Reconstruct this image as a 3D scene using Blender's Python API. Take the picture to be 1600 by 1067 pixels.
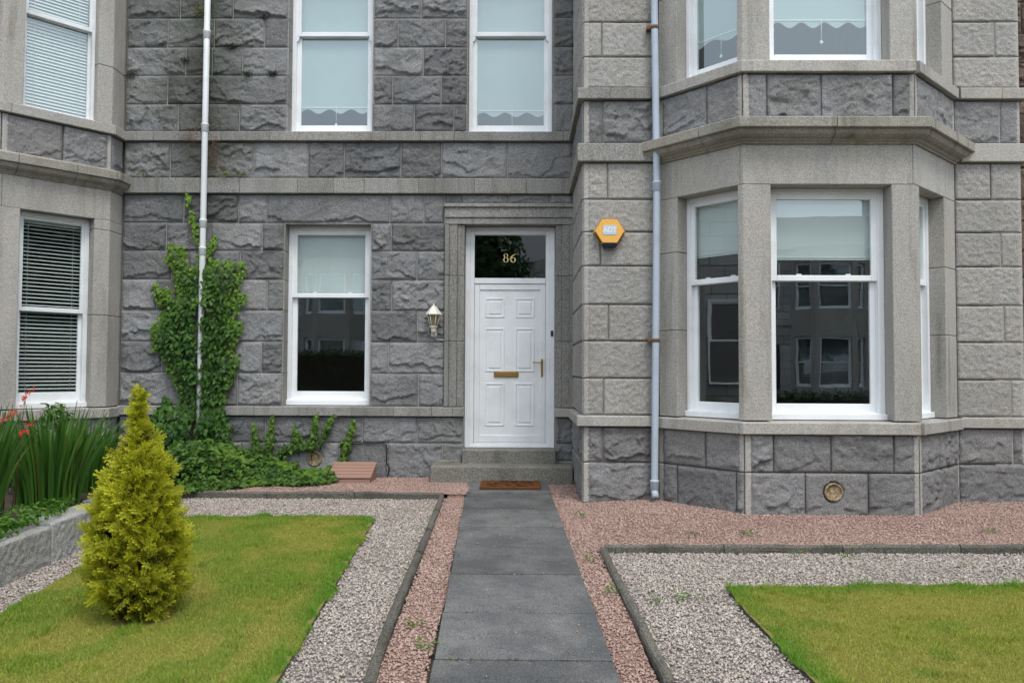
import bpy, bmesh, math, random
import numpy as np
from mathutils import Vector, Matrix

# ------------------------------------------------------------------ clear
for o in list(bpy.data.objects): bpy.data.objects.remove(o)
scene = bpy.context.scene
COL = scene.collection

# ------------------------------------------------------------------ camera
cam_data = bpy.data.cameras.new("camera")
cam = bpy.data.objects.new("camera", cam_data); COL.objects.link(cam)
PITCH, YAW, ROLL = map(math.radians, (2.0, 0.711, 0.257))
fw = Vector((-math.sin(YAW)*math.cos(PITCH), math.cos(YAW)*math.cos(PITCH), math.sin(PITCH)))
r0 = Vector((math.cos(YAW), math.sin(YAW), 0)); u0_ = r0.cross(fw)
rt = r0*math.cos(ROLL) + u0_*math.sin(ROLL); up = u0_*math.cos(ROLL) - r0*math.sin(ROLL)
M = Matrix((rt, up, -fw)).transposed().to_4x4(); M.translation = Vector((0, 0, 1.36))
cam.matrix_world = M
cam_data.sensor_width = 36.0; cam_data.lens = 27.99
cam_data.clip_start = 0.05; cam_data.clip_end = 2000
scene.camera = cam

# ------------------------------------------------------------------ sky, sun, exposure
SUN_EL, SUN_AZ = math.radians(60), math.radians(155)      # azimuth measured clockwise from +Y
world = bpy.data.worlds.new("World"); scene.world = world; world.use_nodes = True
wn, wl = world.node_tree.nodes, world.node_tree.links
bg = wn["Background"]
sky = wn.new("ShaderNodeTexSky"); sky.sky_type = 'NISHITA'; sky.sun_disc = False
sky.sun_elevation = SUN_EL; sky.sun_rotation = SUN_AZ; sky.dust_density = 3.0; sky.air_density = 1.0
hsv = wn.new("ShaderNodeHueSaturation"); hsv.inputs["Saturation"].default_value = 0.6
wl.new(sky.outputs[0], hsv.inputs["Color"])
# thin even cloud cover: soft noise between the pale sky and grey-white cloud
tc = wn.new("ShaderNodeTexCoord"); cn = wn.new("ShaderNodeTexNoise")
cn.inputs["Scale"].default_value = 1.8; cn.inputs["Detail"].default_value = 4
wl.new(tc.outputs["Generated"], cn.inputs["Vector"])
cr = wn.new("ShaderNodeMapRange"); cr.inputs[1].default_value = .3; cr.inputs[2].default_value = .7
cr.inputs[3].default_value = .45; cr.inputs[4].default_value = .95
wl.new(cn.outputs[0], cr.inputs[0])
mixc = wn.new("ShaderNodeMix"); mixc.data_type = 'RGBA'
mixc.inputs[7].default_value = (7.2, 7.9, 8.6, 1)
wl.new(cr.outputs[0], mixc.inputs[0]); wl.new(hsv.outputs[0], mixc.inputs[6])
wl.new(mixc.outputs[2], bg.inputs["Color"])
bg.inputs["Strength"].default_value = 0.15

sd = bpy.data.lights.new("sun", 'SUN'); sun = bpy.data.objects.new("sun", sd); COL.objects.link(sun)
sd.energy = 1.2; sd.angle = math.radians(18); sd.color = (1.0, 0.965, 0.91)
sdir = Vector((math.sin(SUN_AZ)*math.cos(SUN_EL), math.cos(SUN_AZ)*math.cos(SUN_EL), math.sin(SUN_EL)))
sun.rotation_euler = sdir.to_track_quat('Z', 'Y').to_euler()

vs = scene.view_settings
vs.view_transform = 'Standard'; vs.look = 'None'; vs.exposure = 0.62; vs.gamma = 1.0; vs.use_curve_mapping = False
scene.render.engine = 'CYCLES'

# ------------------------------------------------------------------ helpers
RNG = np.random.default_rng(86)
TAB = RNG.random((256, 256))
def vnoise(x, y):
    xi = np.floor(x).astype(int); yi = np.floor(y).astype(int)
    fx = x-xi; fy = y-yi; fx = fx*fx*(3-2*fx); fy = fy*fy*(3-2*fy)
    a = TAB[xi & 255, yi & 255]; b = TAB[(xi+1) & 255, yi & 255]
    c = TAB[xi & 255, (yi+1) & 255]; d = TAB[(xi+1) & 255, (yi+1) & 255]
    return (a*(1-fx)+b*fx)*(1-fy)+(c*(1-fx)+d*fx)*fy
def fbm(x, y, o=4):
    s = 0; a = .5; t = 0
    for i in range(o):
        s = s+a*vnoise(x*2**i+17.3*i, y*2**i+9.1*i); t += a; a *= .5
    return s/t
def sstep(a, b, x):
    t = np.clip((x-a)/(b-a), 0, 1); return t*t*(3-2*t)

def link(o, parent=None):
    COL.objects.link(o)
    if parent is not None: o.parent = parent
    return o
def obj(name, me, m=None, parent=None, smooth=False):
    o = bpy.data.objects.new(name, me)
    if m is not None:
        for k in (m if isinstance(m, (list, tuple)) else [m]): me.materials.append(k)
    if smooth: me.polygons.foreach_set("use_smooth", [True]*len(me.polygons))
    return link(o, parent)
def tag(o, label=None, cat=None, group=None, kind=None):
    if label: o["label"] = label
    if cat: o["category"] = cat
    if group: o["group"] = group
    if kind: o["kind"] = kind
    return o
def empty(name, loc=(0, 0, 0), label=None, cat=None, group=None):
    o = bpy.data.objects.new(name, None); o.location = loc; o.empty_display_size = .2
    link(o); return tag(o, label, cat, group)
def pyd(name, v, f):
    me = bpy.data.meshes.new(name); me.from_pydata([tuple(p) for p in v], [], f); me.update(); return me
def npmesh(name, V, Fc, attrs=None):
    """V (n,3) float, Fc (m,k) int"""
    me = bpy.data.meshes.new(name); n = len(V); m, k = Fc.shape
    me.vertices.add(n); me.vertices.foreach_set("co", np.ascontiguousarray(V, dtype=np.float32).ravel())
    me.loops.add(m*k); me.loops.foreach_set("vertex_index", np.ascontiguousarray(Fc, dtype=np.int32).ravel())
    me.polygons.add(m); me.polygons.foreach_set("loop_start", np.arange(0, m*k, k, dtype=np.int32))
    if attrs:
        for an, arr in attrs.items():
            at = me.attributes.new(an, 'FLOAT', 'POINT'); at.data.foreach_set("value", np.ascontiguousarray(arr, dtype=np.float32).ravel())
    me.update(calc_edges=True); return me
def bmmesh(name, bm):
    me = bpy.data.meshes.new(name); bm.normal_update(); bm.to_mesh(me); bm.free(); return me
def bbox(bm, x0, x1, y0, y1, z0, z1, bev=0.0, seg=1):
    b2 = bmesh.new()
    vs_ = [b2.verts.new((x, y, z)) for x in (x0, x1) for y in (y0, y1) for z in (z0, z1)]
    for q in ((0,1,3,2),(4,6,7,5),(0,4,5,1),(2,3,7,6),(0,2,6,4),(1,5,7,3)): b2.faces.new([vs_[i] for i in q])
    bmesh.ops.recalc_face_normals(b2, faces=b2.faces)
    if bev > 0: bmesh.ops.bevel(b2, geom=list(b2.edges), offset=bev, segments=seg, affect='EDGES', profile=.5)
    t = bpy.data.meshes.new("t"); b2.to_mesh(t); b2.free(); bm.from_mesh(t); bpy.data.meshes.remove(t)
def boxes(name, lst, m, parent=None, bev=.003, seg=1):
    bm = bmesh.new()
    for b in lst: bbox(bm, *b, bev=bev, seg=seg)
    return obj(name, bmmesh(name, bm), m, parent)
def prism(name, poly, z0, z1, m, parent=None, bev=0.0):
    bm = bmesh.new()
    a = [bm.verts.new((x, y, z0)) for x, y in poly]; b = [bm.verts.new((x, y, z1)) for x, y in poly]
    n = len(poly); bm.faces.new(a[::-1]); bm.faces.new(b)
    for i in range(n): bm.faces.new((a[i], a[(i+1) % n], b[(i+1) % n], b[i]))
    bmesh.ops.recalc_face_normals(bm, faces=bm.faces)
    if bev: bmesh.ops.bevel(bm, geom=list(bm.edges), offset=bev, segments=1, affect='EDGES')
    return obj(name, bmmesh(name, bm), m, parent)
def tube(name, pts, r, m, parent=None, n=12, caps=True, smooth=True):
    pts = [Vector(p) for p in pts]; rs = r if isinstance(r, (list, tuple)) else [r]*len(pts)
    V = []; Fc = []
    for i, p in enumerate(pts):
        t = ((pts[min(i+1, len(pts)-1)]-pts[max(i-1, 0)])).normalized()
        a = t.orthogonal().normalized() if i == 0 else (a - t*a.dot(t)).normalized()
        b = t.cross(a)
        for k in range(n):
            th = 2*math.pi*k/n; V.append(p + (a*math.cos(th)+b*math.sin(th))*rs[i])
    for i in range(len(pts)-1):
        for k in range(n): Fc.append((i*n+k, i*n+(k+1) % n, (i+1)*n+(k+1) % n, (i+1)*n+k))
    if caps: Fc.append(tuple(range(n))[::-1]); Fc.append(tuple(range((len(pts)-1)*n, len(pts)*n)))
    return obj(name, pyd(name, V, Fc), m, parent, smooth)
def lathe(name, prof, m, parent=None, n=16, loc=(0,0,0), smooth=True):
    V = []; Fc = []
    for r, z in prof:
        for k in range(n): V.append((loc[0]+r*math.cos(2*math.pi*k/n), loc[1]+r*math.sin(2*math.pi*k/n), loc[2]+z))
    for i in range(len(prof)-1):
        for k in range(n): Fc.append((i*n+k, i*n+(k+1) % n, (i+1)*n+(k+1) % n, (i+1)*n+k))
    Fc.append(tuple(range(n))[::-1]); Fc.append(tuple(range((len(prof)-1)*n, len(prof)*n)))
    return obj(name, pyd(name, V, Fc), m, parent, smooth)

def normal2(a, b):
    e = (Vector(b)-Vector(a)).normalized(); return Vector((e.y, -e.x))
def subpath(path, s0, s1):
    """cut a 2-D polyline between arc lengths"""
    out = []; s = 0
    for a, b in zip(path[:-1], path[1:]):
        a = Vector(a); b = Vector(b); L = (b-a).length
        if s+L > s0 and s < s1:
            t0 = max(0, (s0-s)/L); t1 = min(1, (s1-s)/L)
            if not out: out.append(a.lerp(b, t0))
            out.append(a.lerp(b, t1))
        s += L
    return out
def sweep(name, path, prof, m, parent=None):
    """prof: closed list of (outward, z); path seen left to right from outside"""
    path = [Vector(p) for p in path]; ns = [normal2(a, b) for a, b in zip(path[:-1], path[1:])]
    V = []; k = len(prof); Fc = []
    for i, p in enumerate(path):
        if i == 0: mi = ns[0]
        elif i == len(path)-1: mi = ns[-1]
        else: mi = (ns[i-1]+ns[i])/(1+ns[i-1].dot(ns[i]))
        for o, z in prof: V.append((p.x+mi.x*o, p.y+mi.y*o, z))
    for i in range(len(path)-1):
        for j in range(k): Fc.append((i*k+j, (i+1)*k+j, (i+1)*k+(j+1) % k, i*k+(j+1) % k))
    Fc.append(tuple(range(k))); Fc.append(tuple(range((len(path)-1)*k, len(path)*k))[::-1])
    me = pyd(name, V, Fc); bm = bmesh.new(); bm.from_mesh(me); bmesh.ops.recalc_face_normals(bm, faces=bm.faces); bm.to_mesh(me); bm.free()
    return obj(name, me, m, parent)
def band(name, path, cuts, prof, m, parent, gap=.005):
    L = sum((Vector(b)-Vector(a)).length for a, b in zip(path[:-1], path[1:]))
    cs = [0]+[c for c in cuts if 0 < c < L]+[L]
    for a, b in zip(cs[:-1], cs[1:]):
        j = random.uniform(-.003, .003)
        put(sweep(name, subpath(path, a+(gap/2 if a > 0 else 0), b-(gap/2 if b < L else 0)), [(o+(j if o > 0 else 0), z) for o, z in prof], m, None), parent)
def wall_mesh(name, p0, p1, z0, z1, ops, thick, front, m, parent=None):
    """wall between plan points with openings (u0,u1,z0,z1); 'front' = set back of its face"""
    p0 = Vector(p0); p1 = Vector(p1); L = (p1-p0).length; e = (p1-p0)/L; n = normal2(p0, p1)
    us = sorted({0, L, *[u for o in ops for u in o[:2]]}); zs = sorted({z0, z1, *[z for o in ops for z in o[2:]]})
    bm = bmesh.new()
    for a, b in zip(us[:-1], us[1:]):
        run = None
        for c, d in list(zip(zs[:-1], zs[1:]))+[(None, None)]:
            solid = c is not None and not any(o[0]-1e-6 <= a and b <= o[1]+1e-6 and o[2]-1e-6 <= c and d <= o[3]+1e-6 for o in ops)
            if solid: run = (run[0] if run else c, d)
            elif run: bbox(bm, a, b, front, thick, run[0], run[1]); run = None
    o = obj(name, bmmesh(name, bm), m, parent)
    o.location = (p0.x, p0.y, 0); o.rotation_euler = (0, 0, math.atan2(e.y, e.x)); return o

# ------------------------------------------------------------------ materials
class NT:
    def __init__(s, name):
        s.m = bpy.data.materials.new(name); s.m.use_nodes = True; s.t = s.m.node_tree; s.b = s.t.nodes["Principled BSDF"]
        s.out = s.t.nodes["Material Output"]; s._pos = None
    def n(s, kind, **kw):
        nd = s.t.nodes.new("ShaderNode"+kind)
        for k, v in kw.items():
            if k.startswith("i_"):
                nd.inputs[k[2:].replace("_", " ")].default_value = v
            else: setattr(nd, k, v)
        return nd
    def l(s, a, b): s.t.links.new(a, b)
    def pos(s, sc=(1, 1, 1)):
        g = s.n("NewGeometry"); mp = s.n("Mapping"); mp.inputs["Scale"].default_value = sc
        s.l(g.outputs["Position"], mp.inputs["Vector"]); return mp.outputs[0]
    def noise(s, scale, detail=3, rough=.55, sc=(1, 1, 1), vec=None):
        nd = s.n("TexNoise"); nd.inputs["Scale"].default_value = scale; nd.inputs["Detail"].default_value = detail
        nd.inputs["Roughness"].default_value = rough; s.l(vec if vec else s.pos(sc), nd.inputs["Vector"]); return nd.outputs["Fac"]
    def mr(s, x, a, b, c=0., d=1.):
        nd = s.n("MapRange"); nd.clamp = True
        for i, v in enumerate((a, b, c, d)): nd.inputs[i+1].default_value = v
        s.l(x, nd.inputs[0]); return nd.outputs[0]
    def mix(s, f, a, b, blend='MIX'):
        nd = s.n("Mix", data_type='RGBA', blend_type=blend)
        for sock, v in ((nd.inputs[0], f), (nd.inputs[6], a), (nd.inputs[7], b)):
            if isinstance(v, (int, float)): sock.default_value = v
            elif isinstance(v, tuple): sock.default_value = (*v, 1)
            else: s.l(v, sock)
        return nd.outputs[2]
    def math(s, op, a, b=None, c=None):
        nd = s.n("Math", operation=op)
        for i, v in enumerate((a, b, c)):
            if v is None: continue
            if isinstance(v, (int, float)): nd.inputs[i].default_value = v
            else: s.l(v, nd.inputs[i])
        return nd.outputs[0]
    def xyz(s):
        g = s.n("NewGeometry"); x = s.n("SeparateXYZ"); s.l(g.outputs["Position"], x.inputs[0]); return x.outputs
    def attr(s, name): return s.n("Attribute", attribute_name=name).outputs["Fac"]
    def island(s): return s.n("NewGeometry").outputs["Random Per Island"]
    def orand(s): return s.n("ObjectInfo").outputs["Random"]
    def ramp(s, x, stops):
        nd = s.n("ValToRGB"); cr = nd.color_ramp
        while len(cr.elements) < len(stops): cr.elements.new(.5)
        for e, (p, c) in zip(cr.elements, stops): e.position = p; e.color = (*c, 1)
        s.l(x, nd.inputs[0]); return nd.outputs[0]
    def bump(s, h, strength=.5, dist=.01):
        nd = s.n("Bump"); nd.inputs["Strength"].default_value = strength; nd.inputs["Distance"].default_value = dist
        s.l(h, nd.inputs["Height"]); s.l(nd.outputs[0], s.b.inputs["Normal"])
    def done(s, col=None, rough=.6, spec=.3, metal=0.):
        if col is not None:
            if isinstance(col, tuple): s.b.inputs["Base Color"].default_value = (*col, 1)
            else: s.l(col, s.b.inputs["Base Color"])
        if isinstance(rough, (int, float)): s.b.inputs["Roughness"].default_value = rough
        else: s.l(rough, s.b.inputs["Roughness"])
        s.b.inputs["Specular IOR Level"].default_value = spec; s.b.inputs["Metallic"].default_value = metal
        return s.m

def _leafy(s, b, rough, spec, k=.35):
    m = s.done(b, rough, spec); tr = s.n("BsdfTranslucent"); s.l(s.mix(1.0, b, (1.25, 1.3, .8), 'MULTIPLY'), tr.inputs[0])
    mx = s.n("MixShader"); mx.inputs[0].default_value = k; s.l(s.b.outputs[0], mx.inputs[1]); s.l(tr.outputs[0], mx.inputs[2]); s.l(mx.outputs[0], s.out.inputs["Surface"]); return m
NT.leafy = _leafy
def granite(name, dark, light, var=.2, bump=.5, soot=.35, warm=(1.06, 1.0, .92), pipe_stain=False, speck=95, streak=0.):
    s = NT(name)
    sp = s.mr(s.noise(speck, 2, .8), .40, .60)
    base = s.mix(sp, dark, light)
    blotch = s.mr(s.noise(2.3, 4, .6), .35, .7)
    base = s.mix(s.math('MULTIPLY', blotch, .6), base, s.mix(1.0, base, warm, 'MULTIPLY'))
    rv = s.mr(s.orand(), 0, 1, 1-var, 1+var)
    cm = s.n("CombineXYZ"); [s.l(rv, cm.inputs[i]) for i in range(3)]
    base = s.mix(1.0, base, cm.outputs[0], 'MULTIPLY')
    hu = s.mr(s.math('FRACT', s.math('MULTIPLY', s.orand(), 17.3)), 0, 1, 0, .5)
    base = s.mix(hu, base, s.mix(1.0, base, (1.03, 1.0, .955), 'MULTIPLY'))
    st = s.mr(s.noise(1.6, 6, .65, (1.4, 1.4, .5)), .5, .72)
    base = s.mix(s.math('MULTIPLY', st, soot), base, s.mix(1.0, base, (.42, .44, .41), 'MULTIPLY'))
    fine = s.mr(s.noise(38, 4, .7), .62, .72)
    base = s.mix(s.math('MULTIPLY', fine, .45), base, s.mix(1.0, base, (.45, .45, .46), 'MULTIPLY'))
    if streak:
        sk = s.math('MULTIPLY', s.mr(s.noise(9, 4, .6, (1, 1, .07)), .5, .68), s.mr(s.noise(1.1, 3), .42, .6))
        base = s.mix(s.math('MULTIPLY', sk, streak), base, s.mix(1.0, base, (.50, .48, .40), 'MULTIPLY'))
        li = s.mr(s.noise(24, 3, .7), .66, .72)
        base = s.mix(s.math('MULTIPLY', li, .35), base, (.30, .29, .20))
    if pipe_stain:
        x = s.xyz()
        d = s.math('ABSOLUTE', s.math('ADD', x[0], 3.93))
        w = s.math('ADD', d, s.math('MULTIPLY', s.noise(3.5, 4), .35))
        k = s.math('MULTIPLY', s.mr(w, .25, .80, 1, 0), s.mr(x[2], 2.7, 3.9))
        base = s.mix(s.math('MULTIPLY', k, .88), base, s.mix(1.0, base, (.36, .38, .30), 'MULTIPLY'))
        k2 = s.math('MULTIPLY', s.mr(x[0], -4.9, -2.6, 1, 0), s.math('MULTIPLY', s.mr(s.noise(2.2, 5), .35, .65), s.mr(x[2], 3.0, 4.6)))
        base = s.mix(s.math('MULTIPLY', k2, .75), base, s.mix(1.0, base, (.55, .57, .48), 'MULTIPLY'))
    h = s.math('ADD', s.noise(110, 4, .7), s.math('MULTIPLY', s.noise(30, 3, .6), 1.4))
    s.bump(h, bump, .012)
    return s.done(base, .82, .25)

M_ROUGH = granite("rough_blue_grey_granite", (.110, .1135, .120), (.275, .281, .290), .30, .7, .5, pipe_stain=True, speck=120)
M_ROUGHB = granite("rough_bay_granite", (.13, .131, .137), (.285, .286, .29), .14, .7, .45, speck=120)
M_AXED = granite("axed_pale_granite", (.292, .282, .266), (.445, .433, .41), .07, .3, .4, speck=85, streak=.6)
M_PUNCH = granite("punched_grey_granite", (.235, .229, .219), (.415, .406, .390), .1, .6, .3, speck=100)
M_BANDA = granite("dressed_band_granite", (.155, .153, .147), (.345, .342, .33), .12, .35, .5, speck=85, streak=.6)
M_CORN = granite("lichened_cornice_granite", (.22, .21, .185), (.385, .37, .33), .08, .4, .55, speck=90, streak=.85)
M_KERBST = granite("weathered_wall_block", (.22, .22, .215), (.42, .42, .41), .1, .45, .5)
M_STEP = granite("weathered_step_granite", (.12, .118, .10), (.27, .265, .235), .05, .5, .8)

def mortar_mat(name, c):
    s = NT(name); v = s.mr(s.noise(9, 5), .3, .7)
    b = s.mix(v, tuple(k*.6 for k in c), c); s.bump(s.noise(120, 3), .5, .006); return s.done(b, .9, .15)
M_MORTAR = mortar_mat("pale_lime_mortar", (.42, .41, .385))
M_MORTARD = mortar_mat("dark_pointing", (.20, .185, .16))

def paint(name, c, rough=.35, dirt=.25, dc=(.55, .53, .48), spec=.4):
    s = NT(name); v = s.mr(s.noise(3.2, 6, .65), .48, .75)
    b = s.mix(s.math('MULTIPLY', v, dirt), c, tuple(a*d for a, d in zip(c, dc)))
    s.bump(s.noise(60, 2), .05, .002); return s.done(b, rough, spec)
M_UPVC = paint("white_upvc", (.80, .82, .84), .32, .3)
M_OLDWHITE = paint("old_white_paint", (.74, .76, .77), .5, .45)
M_PIPEW = paint("white_grey_pipe_paint", (.66, .69, .70), .42, .5)
M_PIPEB = paint("pale_blue_pipe_paint", (.43, .50, .58), .42, .35)
M_BLINDU = paint("pale_duck_egg_blind_fabric", (.37, .43, .425), .8, .15, spec=.1)
M_BLIND = paint("cream_blind_fabric", (.60, .615, .59), .8, .1, spec=.1)
M_HEM = paint("cream_hem", (.60, .61, .57), .8, .1, spec=.1)
M_SLAT = paint("venetian_slat", (.66, .66, .63), .4, .1)
M_RUST = paint("rusty_bracket", (.17, .085, .045), .85, .6, (.4, .35, .3))
M_BLACK = paint("black_plastic", (.012, .012, .014), .35, .2)
M_NAVY = paint("navy_lens", (.006, .008, .03), .12, .1)
M_YELLOW = paint("yellow_plastic", (.80, .42, .085), .4, .12)
M_YSIDE = paint("ochre_plastic", (.42, .24, .05), .5, .2)
M_PLATE = paint("logo_blue", (.46, .58, .70), .4, .3)
M_LETTER = paint("letter_white", (.72, .76, .78), .4, .1)
M_CREAM = paint("cream_lantern_paint", (.66, .63, .55), .4, .25)
M_GOLDF = paint("gold_leaf_numerals", (.78, .62, .26), .4, .05)
M_CONC = granite("old_concrete_edging", (.055, .053, .045), (.165, .157, .135), .15, .6, .9)
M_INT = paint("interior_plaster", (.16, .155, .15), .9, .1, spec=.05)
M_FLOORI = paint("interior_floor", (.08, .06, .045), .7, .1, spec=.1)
def brass():
    s = NT("worn_brass"); v = s.noise(40, 3); b = s.mix(v, (.55, .36, .12), (.30, .19, .07)); return s.done(b, .35, .5, .9)
M_BRASS = brass()
def terracotta():
    s = NT("worn_vent_clay"); v = s.mr(s.noise(45, 4), .35, .65); b = s.mix(v, (.16, .10, .055), (.42, .34, .22)); s.bump(s.noise(60, 3), .8, .01); return s.done(b, .9, .1)
M_VENT = terracotta()
def glass():
    s = NT("window_glass"); lw = s.n("LayerWeight"); lw.inputs[0].default_value = .5; refl = s.math("ADD", s.math("MULTIPLY", s.math("POWER", lw.outputs["Facing"], 5.0), .83), .17)
    wob = s.n("Bump"); wob.inputs["Strength"].default_value = .025; wob.inputs["Distance"].default_value = .02
    s.l(s.noise(2.2, 1), wob.inputs["Height"])
    g = s.n("BsdfGlossy"); g.inputs["Roughness"].default_value = .004; g.inputs["Color"].default_value = (.88, .97, 1, 1); s.l(wob.outputs[0], g.inputs["Normal"])
    t = s.n("BsdfTransparent"); t.inputs[0].default_value = (.90, .972, .975, 1)
    mx = s.n("MixShader"); s.l(refl, mx.inputs[0]); s.l(t.outputs[0], mx.inputs[1]); s.l(g.outputs[0], mx.inputs[2])
    s.l(mx.outputs[0], s.out.inputs["Surface"]); return s.m
M_GLASS = glass()
def lamp_glass():
    s = NT("amber_lantern_glass"); s.b.inputs["Transmission Weight"].default_value = .5; return s.done((.40, .33, .17), .25, .5)
M_LGLASS = lamp_glass()

# ground materials
def soil():
    s = NT("garden_soil"); v = s.noise(14, 6); b = s.mix(v, (.05, .038, .026), (.12, .10, .075)); s.bump(s.noise(40, 4), .8, .02); return s.done(b, .95, .1)
M_SOIL = soil()
def gravel(name, stops, basec):
    s = NT(name); b = s.ramp(s.island(), stops)
    b = s.mix(s.mr(s.noise(150, 2), .3, .7, 0, .45), b, basec)
    d = s.mr(s.noise(1.3, 5), .45, .75, 0, .4); b = s.mix(d, b, s.mix(1.0, b, (.62, .60, .55), 'MULTIPLY'))
    return s.done(b, .8, .25)
M_GREYG = gravel("grey_pink_chippings", [(0, (0.221, 0.203, 0.184)), (.25, (0.385, 0.338, 0.301)), (.5, (0.523, 0.437, 0.377)), (.7, (0.409, 0.326, 0.284)), (.85, (0.648, 0.585, 0.518)), (1, (0.271, 0.252, 0.237))], (0.397, 0.350, 0.307))
M_REDG = gravel("red_granite_chippings", [(0, (0.255, 0.178, 0.148)), (.25, (0.382, 0.250, 0.207)), (.5, (0.472, 0.322, 0.270)), (.7, (0.337, 0.223, 0.189)), (.85, (0.526, 0.408, 0.347)), (1, (0.291, 0.232, 0.202))], (0.391, 0.268, 0.225))
def gbase(name, c):
    s = NT(name); v = s.mr(s.n("TexVoronoi").outputs["Distance"], 0, .6) if False else s.noise(90, 3, .7)
    b = s.mix(v, tuple(k*.55 for k in c), c); s.bump(s.noise(80, 3), 1, .02); return s.done(b, .95, .1)
M_GREYB = gbase("grey_chipping_bed", (.36, .325, .30)); M_REDB = gbase("red_chipping_bed", (.34, .215, .175))
def slab():
    s = NT("worn_grey_paving")
    sp = s.mr(s.noise(140, 2, .7), .35, .68); b = s.mix(sp, (.036, .0363, .037), (.132, .133, .134))
    st = s.mr(s.noise(3.0, 6, .65), .42, .7); b = s.mix(s.math('MULTIPLY', st, .75), b, s.mix(1.0, b, (2.0, 1.93, 1.8), 'MULTIPLY'))
    st2 = s.mr(s.noise(1.2, 6, .7), .48, .68); b = s.mix(s.math('MULTIPLY', st2, .6), b, s.mix(1.0, b, (.62, .63, .62), 'MULTIPLY'))
    st3 = s.mr(s.noise(11, 5, .7), .56, .66); b = s.mix(s.math('MULTIPLY', st3, .4), b, s.mix(1.0, b, (.6, .6, .58), 'MULTIPLY'))
    rv = s.mr(s.orand(), 0, 1, .78, 1.25); cm = s.n("CombineXYZ"); [s.l(rv, cm.inputs[i]) for i in range(3)]
    b = s.mix(1.0, b, cm.outputs[0], 'MULTIPLY')
    w = s.mr(s.noise(33, 2), .74, .78); b = s.mix(s.math('MULTIPLY', w, .6), b, (.42, .42, .40))
    s.bump(s.noise(160, 3), .35, .005); return s.done(b, .75, .3)
M_SLAB = slab()
def grass_mat(name, stops, dry):
    s = NT(name); b = s.ramp(s.island(), stops)
    p = s.mr(s.noise(1.5, 5, .6), .38, .66)
    lush = s.attr("lush"); k = s.math('MULTIPLY', p, s.math('SUBTRACT', 1.0, lush))
    b = s.mix(s.math('MULTIPLY', k, .55), b, s.mix(s.mr(s.noise(55, 2), .3, .7), dry, (dry[0]*1.3, dry[1]*1.15, dry[2]*1.2)))
    b = s.mix(s.math('MULTIPLY', lush, .95), b, (.075, .25, .018))
    return s.leafy(b, .6, .2, .15)
M_GRASS = grass_mat("mown_grass", [(0, (.16, .235, .022)), (.5, (.255, .31, .036)), (1, (.35, .36, .065))], (.38, .335, .09))
M_THATCH = gbase("lawn_thatch", (.27, .245, .07))
def leafmat(name, stops, young=None, attr=None, rough=.42, spec=.4):
    s = NT(name); b = s.ramp(s.island(), stops)
    if young: b = s.mix(s.attr(attr), b, young)
    return s.leafy(b, rough, spec)
M_IVY = leafmat("ivy_leaf", [(0, (.02, .055, .011)), (.45, (.035, .095, .016)), (.8, (.06, .145, .022)), (1, (.09, .19, .026))], (.19, .33, .035), "young", .5, .25)
M_IVYG = leafmat("ground_ivy_leaf", [(0, (.016, .045, .010)), (.5, (.032, .088, .016)), (.85, (.065, .15, .024)), (1, (.11, .18, .03))], (.15, .26, .03), "young", .5, .25)
M_SWORD = leafmat("sword_leaf", [(0, (.03, .095, .016)), (.5, (.05, .145, .022)), (.9, (.085, .20, .03)), (1, (.16, .23, .06))], (.12, .20, .04), "young", .4)
M_DARKLEAF = leafmat("dark_shrub_leaf", [(0, (.012, .035, .010)), (1, (.03, .075, .016))])
M_BRIGHTLEAF = leafmat("bright_groundcover_leaf", [(0, (.05, .15, .015)), (1, (.11, .24, .022))])
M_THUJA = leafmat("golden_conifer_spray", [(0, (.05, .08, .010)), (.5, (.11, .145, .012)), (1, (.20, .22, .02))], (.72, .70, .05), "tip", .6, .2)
M_THUJAI = leafmat("shaded_old_inner_conifer_spray", [(0, (.03, .028, .010)), (.6, (.03, .04, .008)), (1, (.06, .055, .02))], None, None, .7, .1)  # old inner foliage, coloured darker to paint the shade between outer sprays
M_BARK = gbase("bark", (.14, .10, .07)); M_RED = paint("red_petal", (.62, .045, .02), .5, .2); M_STEM = paint("flower_stem", (.12, .05, .03), .6, .2)
M_SEDUM = leafmat("red_wall_plant", [(0, (.12, .035, .03)), (.6, (.17, .07, .045)), (1, (.20, .14, .05))])
M_MOSS = leafmat("moss", [(0, (.05, .06, .012)), (1, (.17, .18, .02))]); M_DMOSS = leafmat("dark_moss", [(0, (.012, .013, .008)), (1, (.03, .035, .012))])
def wood():
    s = NT("composite_decking"); v = s.noise(30, 4, .6, (.15, 6, 6)); b = s.mix(v, (.24, .135, .10), (.36, .22, .17)); s.bump(v, .2, .004); return s.done(b, .65, .25)
M_WOOD = wood()
def coir():
    s = NT("printed_coir"); x = s.xyz(); n_ = s.noise(16, 3, .6, (1.0, .8, 1)); fx = s.mr(n_, .50, .54)
    ring = s.math('MAXIMUM', s.math('ABSOLUTE', s.math('MULTIPLY', s.math('ADD', x[0], .125), 1/.31)), s.math('ABSOLUTE', s.math('MULTIPLY', s.math('SUBTRACT', x[1], 9.01), 1/.22)))
    inner = s.mr(ring, .84, .88, 1, 0)
    c = s.mix(s.noise(200, 2), (.10, .042, .018), (.18, .075, .03))
    c = s.mix(s.math('MULTIPLY', s.math('MULTIPLY', fx, inner), .9), c, (.022, .015, .01))
    s.bump(s.noise(220, 2), 1, .01); return s.done(c, .95, .05)
M_COIR = coir()

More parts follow.
